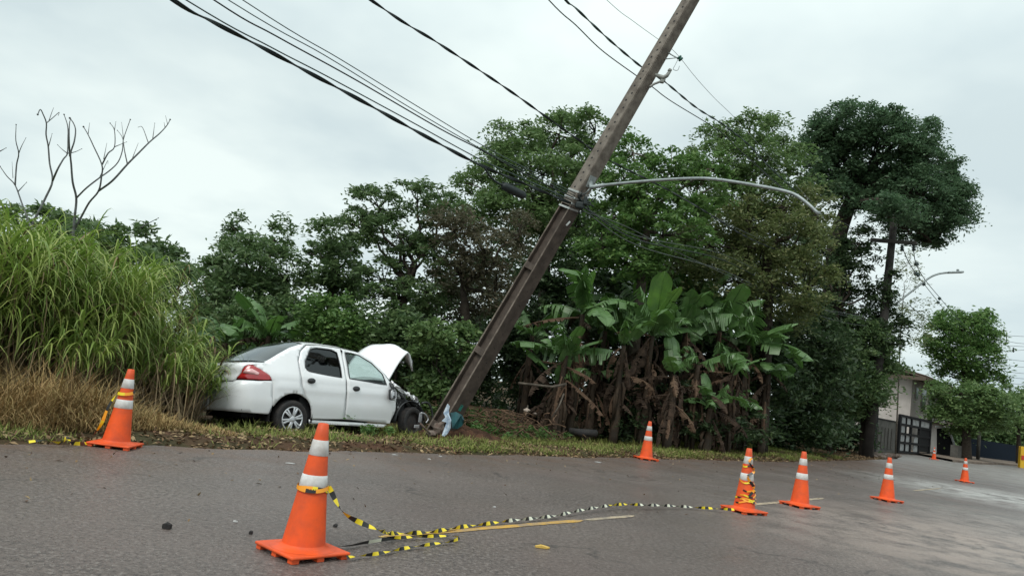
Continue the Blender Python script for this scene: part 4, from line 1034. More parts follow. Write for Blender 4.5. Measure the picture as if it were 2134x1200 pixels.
# ------------------------------------------------------------------ banana plants
M_ban = mat('banana leaf', (.085, .17, .055), .34, .5, noise=(.15, .26, .10), scale=2.5, trans=(.10, .22, .04))
M_ban2 = mat('young banana leaf', (.13, .27, .045), .38, .5, noise=(.075, .16, .04), scale=2.5, trans=(.16, .30, .05))
M_band = mat('dead banana leaf', (.070, .046, .032), .85, .2, noise=(.032, .022, .016), scale=5, bump=.5, bscale=25)
M_band2 = mat('tan dead banana leaf', (.13, .085, .055), .85, .2, noise=(.10, .06, .04), scale=5)
M_stem = mat('banana stem', (.026, .020, .014), .8, .3, noise=(.055, .036, .022), scale=4, bump=.5, bscale=14)
def banana_leaf(L, W, droop, tear, r, name, mt, whole=False):
    bm = bmesh.new(); n = 24; mid = []
    ang = 0; p = Vector((0, 0, 0))
    for i in range(n+1):
        t = i/n; a = droop*t**1.4
        mid.append(p.copy()); p = p+Vector((cos(a), 0, -sin(a)))*(L/n)
    def wid(t): return W*(0 if t < .12 else min(1, ((t-.12)/.12))**.6*(1-max(0, (t-.80)/.20)**2.2*.9))
    st = 3
    dd = {-1: r.uniform(.1, .5)*tear, 1: r.uniform(.1, .5)*tear}
    for i in range(st, n):
        t0, t1 = i/n, (i+1)/n; a = droop*((t0+t1)/2)**1.4
        tan = Vector((cos(a), 0, -sin(a))); up = Vector((sin(a), 0, cos(a)))
        for sg in (-1, 1):
            gap = 0; sw = 0
            if not whole and r.random() < .12+.3*tear: gap = r.uniform(.35, .9); dd[sg] = r.uniform(0, 1)*tear
            d = 0 if whole else dd[sg]
            w0 = wid(t0); w1 = wid(t1); lift = .22-d; a0 = mid[i]; a1 = mid[i+1]
            if gap: w1 *= r.uniform(.85, 1); sw = r.uniform(-.03, .03)
            v = [bm.verts.new(a0), bm.verts.new(a1)]
            m1 = a1+Vector((0, sg, 0))*w1*.55+up*w1*lift*.6-tan*gap*(L/n)*.3; m0 = a0+Vector((0, sg, 0))*w0*.55+up*w0*lift*.6
            o1 = a1+Vector((0, sg*.95, 0))*w1+up*w1*(lift*.6-d*1.0)-tan*gap*(L/n)+tan*sw; o0 = a0+Vector((0, sg*.95, 0))*w0+up*w0*(lift*.6-d*1.0)+tan*sw
            v += [bm.verts.new(m1), bm.verts.new(m0), bm.verts.new(o1), bm.verts.new(o0)]
            f = [(v[0], v[1], v[2], v[3]), (v[3], v[2], v[4], v[5])]
            for q_ in f:
                fc = bm.faces.new(q_ if sg > 0 else q_[::-1]); fc.smooth = False
    tube(bm, mid[::3]+[mid[-1]], list(np.linspace(.03, .006, len(mid[::3])+1)), 5)
    me = bpy.data.meshes.new(name); bm.to_mesh(me); bm.free(); me.materials.append(mt); return me
def torn_leaf(r, dr):      # older leaf, ripped into ribbons by the wind
    return banana_leaf(r.uniform(1.7, 2.1), r.uniform(.26, .34), dr, 1.6, r, 'leaf', M_ban)
rb = random.Random(4)
GLv = [banana_leaf(rb.uniform(1.7, 2.2), rb.uniform(.30, .40), dr, te, rb, 'leaf', M_ban) for dr, te in ((.35, .35), (.7, .5), (1.1, .7), (1.6, .9), (.5, .45), (2.0, .6))]
GLv += [torn_leaf(rb, dr) for dr in (.4, .7, 1.0, 1.3, 1.8)]
GW = [banana_leaf(1.5, .27, .25, 0, rb, 'leaf', M_ban2, True), banana_leaf(1.7, .30, .5, .25, rb, 'leaf', M_ban2)]
DLv = [banana_leaf(rb.uniform(1.1, 1.7), rb.uniform(.06, .12), dr, 1.4, rb, 'dead_leaf', mt) for dr, mt in ((.5, M_band), (.9, M_band), (.35, M_band2), (1.3, M_band), (1.1, M_band2))]
def banana(px, py, D, zb=None, ng=7, nd=7, sc=1.0, lean=(0, 0), young=False, lab='', spec=None, ncrown=None):
    """px,py: pixel of the top of the stem"""
    top = at(px, py, D); s_, n_ = sn(top); base = Vector((top.x-lean[0], top.y-lean[1], GZ(s_, n_)-.03))
    r = empty('banana_plant', base); tag(r, lab, 'banana plant', 'banana plants in the clump')
    bm = bmesh.new(); rel = top-base
    pts = [Vector((0, 0, 0)), rel*.35+Vector((.03, 0, 0)), rel*.7+Vector((-.02, .02, 0)), rel]
    P = smooth_pts(pts, 3); tube(bm, P, [.12-.06*i/(len(P)-1) for i in range(len(P))], 10)
    for i in range(7):   # old sheaths peeling from the stem
        a = rb.uniform(0, 6.28); z0 = rb.uniform(.2, .8); b_ = rel*z0; o = Vector((cos(a), sin(a), 0))
        tube(bm, [b_+o*.10, b_+o*.17+Vector((0, 0, -.15)), b_+o*.15+Vector((0, 0, -.5*rel.z*.6))], [.035, .05, .02], 5)
    mobj('stem', bm, M_stem, r)
    a0 = rb.uniform(0, 6.28)
    for i in range(ng+(4 if ng > 5 else 1)):
        a = a0+i*2.4+rb.uniform(-.3, .3); el = rb.uniform(.35, 1.35)
        me = rb.choice(GLv)
        if i == 0 and young: me = GW[0]; el = 1.5
        elif i == 1 and young: me = GW[1]; el = 1.2
        o = link('leaf', me, r); o.location = rel
        o.rotation_euler = (rb.uniform(-.25, .25), -el, a); s_c = sc*rb.uniform(.55, .95); o.scale = (s_c,)*3
    if spec:
        for az, el, me, s_c in spec:
            o = link('leaf', me, r); o.location = rel; o.rotation_euler = (rb.uniform(-.1, .1), -el, az); o.scale = (s_c,)*3
    for i in range(int(nd*1.9)):
        a = rb.uniform(0, 6.28); o = link('dead_leaf', rb.choice(DLv), r); o.location = rel*rb.uniform(.5, 1.0)+Vector((cos(a)*.09, sin(a)*.09, 0))
        o.rotation_euler = (rb.uniform(-.6, .6), (rb.uniform(.9, 1.6) if i % 3 else rb.uniform(-.1, .7)), a); s_c = rb.uniform(.4, 1.05); o.scale = (s_c,)*3
    return r
banana(1215, 655, 19.2, ng=7, nd=9, young=True, lab='banana plant with upright leaves, leftmost big one, right of the leaning pole')
banana(1180, 740, 18.6, ng=6, nd=6, sc=.75, lab='lower banana plant with a ragged leaf reaching towards the leaning pole', spec=[(pi+.1, .35, GLv[1], .8)])
banana(1262, 690, 20.6, ng=6, nd=8, lab='banana plant second from the left with fresh leaves above')
banana(1360, 700, 19.4, ng=8, nd=10, young=True, lab='central banana plant with one large unbroken bright leaf', spec=[(pi-.2, .7, GLv[2], 1.0), (-1.4, 1.45, GW[0], 1.15)])
banana(1330, 640, 21.8, ng=7, nd=6, young=True, lab='tallest banana plant at the back of the clump')
banana(1430, 680, 20.6, ng=7, nd=9, lab='banana plant right of the centre with torn arching leaves')
banana(1405, 780, 19.0, ng=2, nd=12, sc=.7, lab='mostly dead banana plant hung with brown leaves in the clump middle')
banana(1500, 690, 21.4, ng=7, nd=8, lab='banana plant in the right half with a brown sheaf beside it')
banana(1560, 720, 22.0, ng=7, nd=7, lab='rightmost tall banana plant with leaves drooping to the right', spec=[(-.1, .35, GLv[3], 1.0), (-.5, .3, GLv[2], 1.0)])
banana(1480, 850, 19.8, ng=6, nd=3, sc=.62, lab='small young banana plant low at the right of the clump')
banana(1530, 840, 21.5, ng=5, nd=6, sc=.7, lab='low banana plant behind the small young one')
banana(1455, 760, 20.0, ng=3, nd=12, sc=.75, lab='withered banana plant right of the hanging brown leaves')
banana(1240, 780, 19.4, ng=1, nd=12, sc=.7, lab='leafless looking banana stem with a brown skirt of dead leaves')
banana(1290, 790, 20.2, ng=1, nd=11, sc=.7, lab='banana stem wrapped in dark dead leaves left of the centre')
banana(560, 700, 18.2, ng=7, nd=4, sc=.75, lab='banana plant far left, half hidden behind the car roof')
banana(470, 715, 17.6, ng=6, nd=4, sc=.7, lab='banana plant behind the tall grass and the car boot')
banana(1110, 700, 20.0, ng=5, nd=3, sc=.7, lab='banana plant half hidden behind the leaning pole')
for px_, py_, D_, ng_, nd_, lab_ in ((1300, 720, 19.0, 4, 8, 'ragged banana plant between the leftmost and the central ones'), (1395, 700, 22.0, 7, 6, 'banana plant behind the large unbroken leaf'), (1460, 640, 22.5, 7, 4, 'tall banana plant at the back right of the clump'), (1530, 770, 20.6, 4, 10, 'brown skirted banana plant right of the small young one'), (1600, 780, 22.5, 5, 6, 'banana plant at the far right fringe of the clump'), (1160, 800, 18.8, 3, 6, 'low banana shoot at the left fringe of the clump')):
    banana(px_, py_, D_, ng=ng_, nd=nd_, sc=.85, lab=lab_)
bush('dark weeds tangled among the banana stems', 20.0, [(1220, 880, 40, 26), (1290, 870, 50, 40), (1370, 885, 50, 26), (1440, 880, 50, 30), (1510, 890, 50, 26), (1570, 885, 40, 30), (1320, 820, 40, 36), (1420, 820, 40, 34)], G6, [(1400, 905), (1400, 880)], rc=.26, leaf=(.15, .05), per=60, dens=.8)
# cut orange-brown stump leaning out of the clump
bm = bmesh.new(); a = grd(1258, 905, -.02); tube(bm, [a+Vector((0, .4, 0)), a+Vector((.02, .4, .3)), a+Vector((-.08, .45, .62))], [.13, .10, .05], 8)
tag(mobj('cut_banana_stump', bm, mat('orange brown stump', (.22, .105, .05), .8, .2, noise=(.11, .06, .04), scale=6)), 'short orange brown banana stump leaning out at the foot of the clump', 'stump')
bm = bmesh.new(); tube(bm, [at(1188, 897, 17.8), at(1212, 902, 17.6), at(1243, 902, 17.7)], [.07, .10, .08], 9); tag(mobj('dark_log', bm, M_rub), 'dark log lying on the verge at the foot of the bananas', 'log')

# ------------------------------------------------------------------ debris pile
bm = bmesh.new(); r = random.Random(21); pc = at(1045, 860, 16.0); s0, n0 = sn(pc); n0 -= .6; s0 -= .3
for k in range(380):
    s_ = s0+r.gauss(.9, .8); n_ = n0+r.gauss(.9, .5); hgt = .62*math.exp(-((s_-s0-.5)**2)/1.6)
    c = RS(s_, n_, GZ(s_, n_)+r.uniform(.0, 1)*hgt+.03); L = r.uniform(.12, .6); a = r.uniform(0, 6.28); el = r.uniform(-.4, .6)
    d = Vector((cos(a)*cos(el), sin(a)*cos(el), sin(el)))
    tube(bm, smooth_pts([c-d*L/2, c+Vector([r.uniform(-.07, .07) for _ in range(3)]), c+d*L/2], 2), r.uniform(.005, .016), 4)
tag(mobj('branch_pile', bm, mat('dead brown twigs', (.17, .105, .066), .9, .2, noise=(.07, .045, .03), scale=5)), 'tangled pile of brown roots and branches right of the leaning pole', 'branch pile', kind='stuff')
for k, (x, y, s) in enumerate(((1098, 855, .10), (1075, 880, .05), (1140, 892, .07), (1030, 890, .06), (1115, 862, .06), (1010, 900, .04))):
    P = grd(x, y, 0); P = at(x, y, min(16.8, P.y if P.y > 0 else 16)) if y < 870 else grd(x, y, -.02)
    rock('rubble_stone', P, (s, s*.7, s*.5), mat('pale rubble', (.36, .29, .24), .9) if k == 0 else M_rock, 30+k,
         ('pale rounded stone on the branch pile', 'stone at the front foot of the branch pile', 'flat pale stone on the grass before the bananas', 'small stone on the grass right of the pole', 'stone beside the pale one on the branch pile', 'smallest stone near the pole foot')[k], 'stone', 'stones around the branch pile')
bm = bmesh.new(); tube(bm, [at(1080, 798, 17.0), at(1150, 806, 17.2), at(1180, 800, 17.4)], .03, 6); tag(mobj('dead_branch', bm, M_bark2), 'long pale dead branch lying across the top of the branch pile', 'branch')
for k, (x0, y0, x1, y1) in enumerate(((1085, 880, 1100, 845), (1150, 870, 1175, 820))):
    bm = bmesh.new(); tube(bm, [at(x0, y0, 16.6), at((x0+x1)/2+3, (y0+y1)/2, 16.7), at(x1, y1, 16.9)], .018, 5); tag(mobj('dead_branch', bm, M_bark2), ('short stick poking up left of the pale stone', 'bent stick poking up right of the pale stone')[k], 'branch')

# ------------------------------------------------------------------ tall grass, bare shrub
def blades(base, dirs, L, W, phi0, kap, seg=6, taper=1.0):
    """arching blades; base (n,3), dirs azimuth, phi from vertical"""
    n = len(base); t = np.linspace(0, 1, seg+1)
    P = np.zeros((n, seg+1, 3)); P[:, 0] = base; h = np.stack([np.cos(dirs), np.sin(dirs), np.zeros(n)], -1)
    for i in range(seg):
        ph = phi0+kap*((i+.5)/seg)**1.3; ph = np.minimum(ph, 2.95)
        P[:, i+1] = P[:, i]+(h*np.sin(ph)[:, None]+np.array([0, 0, 1])*np.cos(ph)[:, None])*(L/seg)[:, None]
    side = np.stack([-np.sin(dirs), np.cos(dirs), np.zeros(n)], -1)
    prof = np.minimum(1, .45+2.2*t)*(1-t**2.2)*.5+.02
    A = P+side[:, None, :]*(W[:, None, None]*prof[None, :, None]); B = P-side[:, None, :]*(W[:, None, None]*prof[None, :, None])
    V = np.stack([A, B], 2).reshape(-1, 3); k = np.arange(seg)
    f = np.stack([2*k, 2*k+1, 2*k+3, 2*k+2], -1)
    F = (f[None]+(np.arange(n)*(seg+1)*2)[:, None, None]).reshape(-1, 4)
    return V, F
M_nap = mat('napier grass', (.24, .33, .06), .5, .35, noise=(.12, .20, .045), scale=1.1, island=(.42, .46, .14), trans=(.16, .28, .05))
M_nap_dead = mat('dead grass stalks', (.15, .11, .065), .85, .2, noise=(.08, .055, .035), scale=4, island=(.24, .18, .10))
prof_x = [-200, 0, 60, 110, 150, 200, 250, 300, 350, 390, 420, 450, 470]; prof_y = [400, 420, 440, 480, 470, 450, 520, 545, 580, 620, 690, 800, 870]
VV = []; FF = []; VD = []; FD = []; off = 0; offd = 0
tus = []
for k in range(165):
    s_ = rng.uniform(-2.2, 6.4); n_ = rng.uniform(9.1, 13.5)
    tus.append((s_, n_))
for s_, n_ in tus:
    b = RS(s_, n_, GZ(s_, n_)); px, py = project(b)
    if px > 405 or px < -420: continue
    if px < 300 and n_ < 10.1+.5*sin(s_*3): continue
    tcol = rng.uniform(.75, 1.2)
    if px > 300 and n_ < 9.9: continue
    ty = np.interp(px, prof_x, prof_y)+16+60*np.clip((px-150)/80, 0, 1)+abs(rng.normal())*30
    H = at(px, ty, b.y).z-b.z-.15
    H *= np.clip((n_-8.7)/1.7, .35, 1)
    if H < .35: continue
    H = min(H, 3.3)
    nc = 20
    # culms
    ca = rng.uniform(0, 2*pi, nc); cr_ = rng.uniform(0, .28, nc)
    for j in range(nc):
        h = H*rng.uniform(.55, 1.0); ln_ = rng.uniform(.05, .30); d = np.array([cos(ca[j]), sin(ca[j]), 0])
        p0 = np.array(b)+d*cr_[j]; p1 = p0+d*h*ln_+np.array([0, 0, h])
        m_ = 11; ts = rng.uniform(.42, 1.0, m_)**.7
        bp = p0+(p1-p0)*ts[:, None]+d*(ts[:, None]**2)*.05
        az = ca[j]+rng.normal(0, 1.5, m_)
        L = tcol*(1 if px < 330 else .75)*rng.uniform(.7, 1.35, m_)*np.clip(H/2.0, .55, 1.05); tow = rng.random(m_) < .25; az = np.where(tow, -.715+rng.normal(0, .7, m_), az)
        W_ = rng.uniform(.016, .036, m_)
        V_, F_ = blades(bp, az, L, rng.uniform(.016, .034, m_), rng.uniform(.15, .8, m_), rng.uniform(1.7, 3.0, m_), 7)
        if rng.random() < .10: VD.append(V_); FD.append(F_+offd); offd += len(V_)
        else: VV.append(V_); FF.append(F_+off); off += len(V_)
        # stalk
        V_, F_ = blades(p0[None], np.array([ca[j]]), np.array([h*1.02]), np.array([.022]), np.array([ln_]), np.array([.05]), 3)
        VD.append(V_); FD.append(F_+offd); offd += len(V_)
tag(npmesh('tall_grass', np.concatenate(VV), np.concatenate(FF), M_nap), 'bank of tall arching bright green grass at the left beside the car', 'grass', kind='stuff')
n = 2600; s_ = rng.uniform(-3, 6.5, n); n_ = rng.uniform(9.0, 11.5, n)
b = s_[:, None]*UU+n_[:, None]*NN; b[:, 2] = gz(s_, n_)
V_, F_ = blades(b, rng.uniform(0, 6.28, n), rng.uniform(.4, 1.2, n), rng.uniform(.008, .02, n), rng.uniform(.0, .5, n), rng.uniform(.1, 1.5, n), 4)
keep = np.array([project(q_)[0] < 410 for q_ in b]); F_ = F_.reshape(n, -1, 4)[keep].reshape(-1, 4)
VD.append(V_); FD.append(F_+offd); offd += len(V_)
tag(npmesh('grass_stalks', np.concatenate(VD), np.concatenate(FD), M_nap_dead), 'dry stalks standing inside the tall grass bank', 'grass', kind='stuff')
# dry straw grass in front
M_straw = mat('straw grass', (.42, .28, .13), .85, .2, noise=(.20, .13, .06), scale=2, island=(.30, .24, .10))
n = 30000; s_ = rng.uniform(-3.5, 5.0, n); n_ = 8.35+np.abs(rng.normal(0, .7, n))
b = s_[:, None]*UU+n_[:, None]*NN; b[:, 2] = gz(s_, n_); hh_ = np.clip((n_-8.1)*1.3, .25, 1)*np.clip((4.9-s_)/1.6, .15, 1)
V_, F_ = blades(b, rng.uniform(0, 6.28, n), rng.uniform(.25, .95, n)*hh_, rng.uniform(.005, .012, n), rng.uniform(.0, .6, n), rng.uniform(.6, 2.6, n), 5)
tag(npmesh('dry_grass', V_, F_, M_straw), 'matted straw coloured dry grass between the road and the tall grass', 'grass', kind='stuff')
# short green grass on the verge
M_turf = mat('verge grass', (.14, .20, .045), .7, .25, noise=(.19, .17, .055), scale=1.2, island=(.30, .32, .09), trans=(.14, .2, .05))
n = 100000; s_ = rng.uniform(-3, 30, n)**1.0; n_ = 7.8+EE(s_)+rng.uniform(0, 1, n)**1.2*4.8
f1 = np.sin(s_*1.3+n_*.7)*np.sin(s_*.53-n_*1.7+1)+.5*np.sin(s_*3.1+n_*2.3)
want = f1+rng.normal(0, .45, n) > np.where(s_ < 8.5, .25, -.35)+np.where(n_ < 8.15, .35, 0)
s_, n_ = s_[want], n_[want]; n = len(s_)
b = s_[:, None]*UU+n_[:, None]*NN; b[:, 2] = gz(s_, n_)-.005
V_, F_ = blades(b, rng.uniform(0, 6.28, n), rng.uniform(.05, .16, n)*np.where(n_ > 9.5, 1.4, 1), rng.uniform(.008, .018, n), rng.uniform(.2, .9, n), rng.uniform(.3, 1.6, n), 2)
tag(npmesh('short_grass', V_, F_, M_turf), 'short patchy green grass on the red soil verge', 'grass', kind='stuff')
# weeds near the pole and car
M_weed = leafmat('weed leaves', (.06, .14, .035), (.085, .17, .045), (.15, .24, .07))
cc = []
for (x, y, n, sp) in ((1000, 865, 50, .6), (985, 845, 30, .4), (965, 830, 20, .35), (900, 840, 30, .4), (760, 902, 5, .2), (1060, 880, 14, .4)  ):
    P = grd(x, min(y+30, 905), -.05) if y < 880 else grd(x, y, -.02)
    for k in range(n): cc.append([P.x+random.gauss(0, sp), P.y+random.gauss(.2, sp*.6), P.z+abs(random.gauss(.05, .13))])
for k in range(46):
    c_ = RS(s0+random.gauss(.9, .9), n0+random.gauss(.6, .45), 0); cc.append([c_.x, c_.y, random.uniform(-.05, .25)])
crown_ = crown('low_weeds', np.array(cc), M_weed, None, 34, .13, (.09, .035), .7); tag(crown_, 'low bright green weeds around the leaning pole foot', 'weeds', kind='stuff')
# leaf litter
M_lit = mat('leaf litter', (.15, .08, .042), .85, .2, noise=(.07, .04, .025), scale=3, island=(.36, .27, .15))
n = 28000; s_ = rng.uniform(-3, 44, n); n_ = 7.62+EE(s_)+rng.uniform(0, 1, n)**1.5*4.2
b = s_[:, None]*UU+n_[:, None]*NN; b[:, 2] = gz(s_, n_)+rng.uniform(.0, .035, n)
V_, F_ = leaf_quads(b, .065, .038, 2.0, 0)
tag(npmesh('leaf_litter', V_, F_, M_lit), 'fallen brown leaves and scraps strewn along the verge', 'leaf litter', kind='stuff')
n = 420; s_ = rng.uniform(-1, 30, n); n_ = 7.7-np.abs(rng.normal(0, 1.6, n))
b = s_[:, None]*UU+n_[:, None]*NN; b[:, 2] = .007
V_, F_ = leaf_quads(b, .042, .022, 5.0, 0)
tag(npmesh('road_litter', V_, F_, M_lit), 'small scraps and leaf bits scattered on the asphalt', 'litter', kind='stuff')
# single scraps one can see on the road
M_scrap = mat('white scrap', (.45, .45, .44), .6)
def scrap(name, x, y, L, W, mt, lab, cat, h=.012):
    P = grd(x, y, 0); r = random.Random(x); bm = bmesh.new(); a = r.uniform(0, 6.28); vs = []
    for k in range(7):
        t = 2*pi*k/7; vs.append(bm.verts.new((cos(t)*L*r.uniform(.7, 1.1), sin(t)*W*r.uniform(.7, 1.1), h+r.uniform(0, h))))
    c = bm.verts.new((0, 0, h*2.2))
    for k in range(7): bm.faces.new((vs[k], vs[(k+1) % 7], c))
    ex = bmesh.ops.extrude_edge_only(bm, edges=[e for e in bm.edges if e.is_boundary])
    for v in ex['geom']:
        if isinstance(v, bmesh.types.BMVert): v.co.z = .003
    o = mobj(name, bm, mt); o.location = P; o.rotation_euler = (0, 0, .1 if 'leaf' in name else r.uniform(-.4, .4)); tag(o, lab, cat); return o
scrap('yellow_leaf', 1130, 1142, .055, .018, mat('yellow leaf', (.55, .36, .08), .6), 'yellow fallen leaf on the asphalt below the centre line', 'leaf')
scrap('black_scrap', 347, 1102, .032, .012, M_rub, 'small black scrap on the asphalt left of the largest cone', 'debris', .02)
scrap('black_chip', 522, 1113, .015, .012, M_rub, 'tiny black chip just left of the largest cone base', 'debris', .012)
scrap('black_pebble', 698, 1098, .016, .012, M_rub, 'tiny black pebble just right of the largest cone', 'debris', .012)
for k, (x, y, L, lab) in enumerate(((605, 966, .09, 'white sliver on the road between the far left cone and the largest cone'), (822, 948, .07, 'white scrap at the road edge below the front wheel'), (895, 957, .05, 'white scrap right of the wheel on the road near the verge'), (918, 951, .045, 'white scrap on the road edge below the pole foot'), (1030, 1057, .03, 'small white chip on the road above the tape'), (490, 1088, .03, 'whitish chip on the asphalt left of the largest cone'), (1247, 963, .12, 'thin pale stick on the road left of the verge cone'))):
    scrap('white_scrap', x, y, L*.6, L*.2, M_scrap, lab, 'debris', .006)
# bare shrub above the grass at left
M0 = lambda zx, zy: (zx/3.3333, 200+zy/3.3333)
BR = [([(270, 800), (320, 700), (365, 590), (345, 470), (335, 350), (320, 270), (322, 190), (300, 130), (280, 95), (262, 130)], .016),
      ([(322, 190), (370, 150), (410, 115), (405, 135)], .007), ([(340, 175), (358, 120), (372, 85)], .005), ([(338, 350), (352, 300), (362, 262)], .006),
      ([(365, 590), (400, 510), (440, 440), (468, 400), (472, 300), (470, 210), (445, 130)], .013), ([(468, 400), (430, 370), (400, 340)], .007), ([(468, 400), (520, 390), (568, 368)], .007),
      ([(520, 830), (530, 710), (505, 600), (495, 480), (490, 400), (515, 320), (525, 240), (510, 190), (485, 155)], .017), ([(485, 420), (480, 300), (482, 200), (490, 160)], .011),
      ([(530, 710), (600, 640), (690, 570), (760, 520), (820, 460), (850, 380), (858, 300), (905, 165)], .012), ([(858, 300), (845, 185)], .005), ([(690, 570), (745, 455), (750, 470)], .005),
      ([(570, 830), (620, 740), (685, 660), (705, 560), (708, 480), (650, 350), (612, 270), (580, 215)], .015), ([(612, 270), (622, 190)], .005), ([(708, 480), (750, 400), (795, 355), (795, 240), (765, 190)], .010), ([(795, 240), (805, 180)], .005), ([(795, 355), (880, 320)], .006), ([(720, 440), (742, 330)], .005),
      ([(685, 660), (780, 590), (885, 475), (960, 400), (1040, 320), (1110, 260), (1160, 205), (1182, 165)], .014), ([(885, 475), (865, 380), (850, 290), (815, 240)], .008), ([(1030, 325), (990, 220), (960, 218)], .006), ([(1060, 305), (1075, 190)], .006), ([(1145, 215), (1140, 185)], .004), ([(1165, 200), (1150, 140)], .004), ([(915, 445), (960, 330)], .005),
      ([(150, 740), (105, 620), (50, 560), (0, 490)], .012), ([(105, 620), (115, 480), (130, 400), (110, 310), (112, 200)], .010), ([(130, 400), (150, 350), (180, 292)], .006), ([(90, 570), (84, 460)], .004), ([(125, 665), (185, 600)], .007), ([(0, 385), (42, 362)], .008), ([(975, 915), (1040, 880), (1100, 848)], .008)]
p_root = lambda i: BR[i][0][0][1] >= 740 and BR[i][0][0][1] < 900
shr = empty('bare_shrub', at(175, 700, 10.6)); shr.location.z = -.2; tag(shr, 'leafless grey branching shrub standing out of the tall grass against the sky', 'shrub')
bm = bmesh.new()
for i, (pts, r_) in enumerate(BR):
    P = [at(*M0(*p), 10.6+.25*sin(i*1.3+j*.4)*(j > 0)) - shr.location for j, p in enumerate(pts)]
    if p_root(i): P = [P[0]+(P[0]-P[1])*1.6, P[0]+(P[0]-P[1])*.7]+P
    S = smooth_pts(P, 4); tube(bm, S, list(np.linspace(r_*1.15, r_*.38, len(S))), 6)
    e = P[-1]; bmesh.ops.create_icosphere(bm, subdivisions=1, radius=r_*1.0, matrix=Matrix.Translation(e))
mobj('branches', bm, M_twig, shr)

# ------------------------------------------------------------------ the far pole with its lamp
FPB = at(1838, 700, 33.5); FPT = at(1862, 470, 33.5); FPB2 = FPB+(FPB-FPT)*2.0; FPB2.z = 0
fp = empty('far_utility_pole', FPB2); tag(fp, 'far dark utility pole with a crossarm, standing in front of the giant tree', 'utility pole')
bm = bmesh.new(); tube(bm, [Vector((0, 0, 0)), FPB-FPB2, FPT-FPB2+(FPT-FPB)*.12], [.24, .21, .15], 8); mobj('shaft', bm, M_conc3, fp)
q = lambda x, y, D=33.2: at(x, y, D)-FPB2
bm = bmesh.new(); a, b = q(1815, 500), q(1909, 507); d = b-a; addbox(bm, (a+b)/2, (d.length, .14, .16), d.to_track_quat('X', 'Z').to_matrix()); mobj('crossarm', bm, M_conc3, fp)
for x, y0, y1 in ((1880, 510, 520), (1904, 510, 524)):
    bm = bmesh.new(); M = Matrix.Translation(q(x, y0)) @ (q(x, y1)-q(x, y0)).to_track_quat('Z', 'Y').to_matrix().to_4x4()
    lathe(bm, [(.03, 0), (.09, .04), (.04, .08), (.1, .13), (.05, .18), (.1, .23), (.03, .3)], 10, M); mobj('insulator', bm, M_cable, fp)
bm = bmesh.new(); tube(bm, smooth_pts([q(1868, 632), q(1900, 607), (q(1935, 580)), q(1955, 571), q(1975, 568)], 5), .045, 7); mobj('lamp_arm', bm, M_galv, fp, True)
bm = bmesh.new(); a, b = q(1975, 568), q(2007, 567); d = b-a; addbox(bm, (a+b)/2, (d.length, .2, .09), d.to_track_quat('X', 'Z').to_matrix(), bev=.03); addbox(bm, q(1996, 563), (.08, .08, .08)); mobj('lamp_head', bm, M_galv, fp)
def far_wire(name, pts, r, lab, mt=M_cableg, D0=33.2, D1=60, nodes=()):
    bm = bmesh.new(); x0, x1 = pts[0][0], pts[-1][0]
    f = lambda x, y: at(x, y, D0+(D1-D0)*((x-x0)/(x1-x0) if x1 != x0 else 0))
    tube(bm, smooth_pts([f(*p) for p in pts], 4), r, 5)
    for x, y in nodes: bmesh.ops.create_icosphere(bm, subdivisions=1, radius=.12, matrix=Matrix.Translation(f(x, y)))
    tag(mobj(name, bm, mt), lab, 'cable', 'cables beyond the far pole')
far_wire('overhead_cable', [(1882, 520), (1893, 545), (1909, 570), (1940, 610), (1975, 653), (2010, 690)], .02, 'spaced cable going from the far crossarm down to the round street tree', nodes=[(1909, 570), (1925, 592), (1955, 630)])
far_wire('overhead_cable', [(1904, 524), (1910, 552), (1930, 586), (1960, 622), (1982, 648), (2015, 684)], .02, 'outer spaced cable from the end of the far crossarm to the street tree', nodes=[(1910, 550), (1913, 572), (1958, 622)])
far_wire('overhead_cable', [(1895, 636), (1912, 650), (1945, 676), (1975, 700)], .018, 'thin cable running just below the far street lamp')
for k, (y0, y1, y2) in enumerate(((697, 699, 701), (706, 711, 716), (718, 720, 722), (727, 733, 729), (744, 748, 752), (755, 761, 765), (770, 774, 778), (779, 784, 789), (790, 797, 801))):
    bm = bmesh.new(); P = [at(1990, y0-6, 90), at(2065, y0, 90), at(2100, y1, 90), at(2134, y2, 90), at(2230, y2+4, 90)]
    tube(bm, smooth_pts(P, 3), .028, 4)
    if k == 1: tube(bm, [at(2098, 696, 90), at(2097, 716, 90)], .05, 4)
    if k == 3: tube(bm, [at(2084, 722, 90), at(2085, 730, 90)], .09, 5); tube(bm, [at(2112, 724, 90), at(2112, 734, 90)], .09, 5)
    tag(mobj('power_line', bm, M_cable), 'power line %s from the top in the stack at the right edge' % ('first', 'second', 'third', 'fourth', 'fifth', 'sixth', 'seventh', 'eighth', 'ninth')[k], 'cable', 'power lines across the right edge')

# ------------------------------------------------------------------ house, gate and street end
M_wall = mat('painted render', (.50, .46, .43), .9, .2, noise=(.40, .365, .34), scale=.8, bump=.1, bscale=8)
M_wallg = mat('grey garden wall', (.10, .095, .085), .9, .2, noise=(.06, .056, .05), scale=1.5, bump=.3, bscale=8)
M_gate = mat('dark gate steel', (.010, .010, .011), .8, .15)
M_pane = mat('frosted gate panel', (.30, .305, .305), .6, .3, noise=(.20, .205, .205), scale=3)
M_roof = mat('roof tiles', (.14, .10, .08), .9, .2, noise=(.085, .065, .055), scale=5, bump=.5, bscale=12)
M_fas = mat('fascia boards', (.11, .085, .065), .8, .2)
M_winh = mat('dark house window', (.01, .011, .013), .15, .5)
hs, hn = 68.0, 14.6
def hp(s, n, z): return RS(hs+s, hn+n, z)
Rr = Matrix(((UU[0], NN[0], 0), (UU[1], NN[1], 0), (0, 0, 1)))
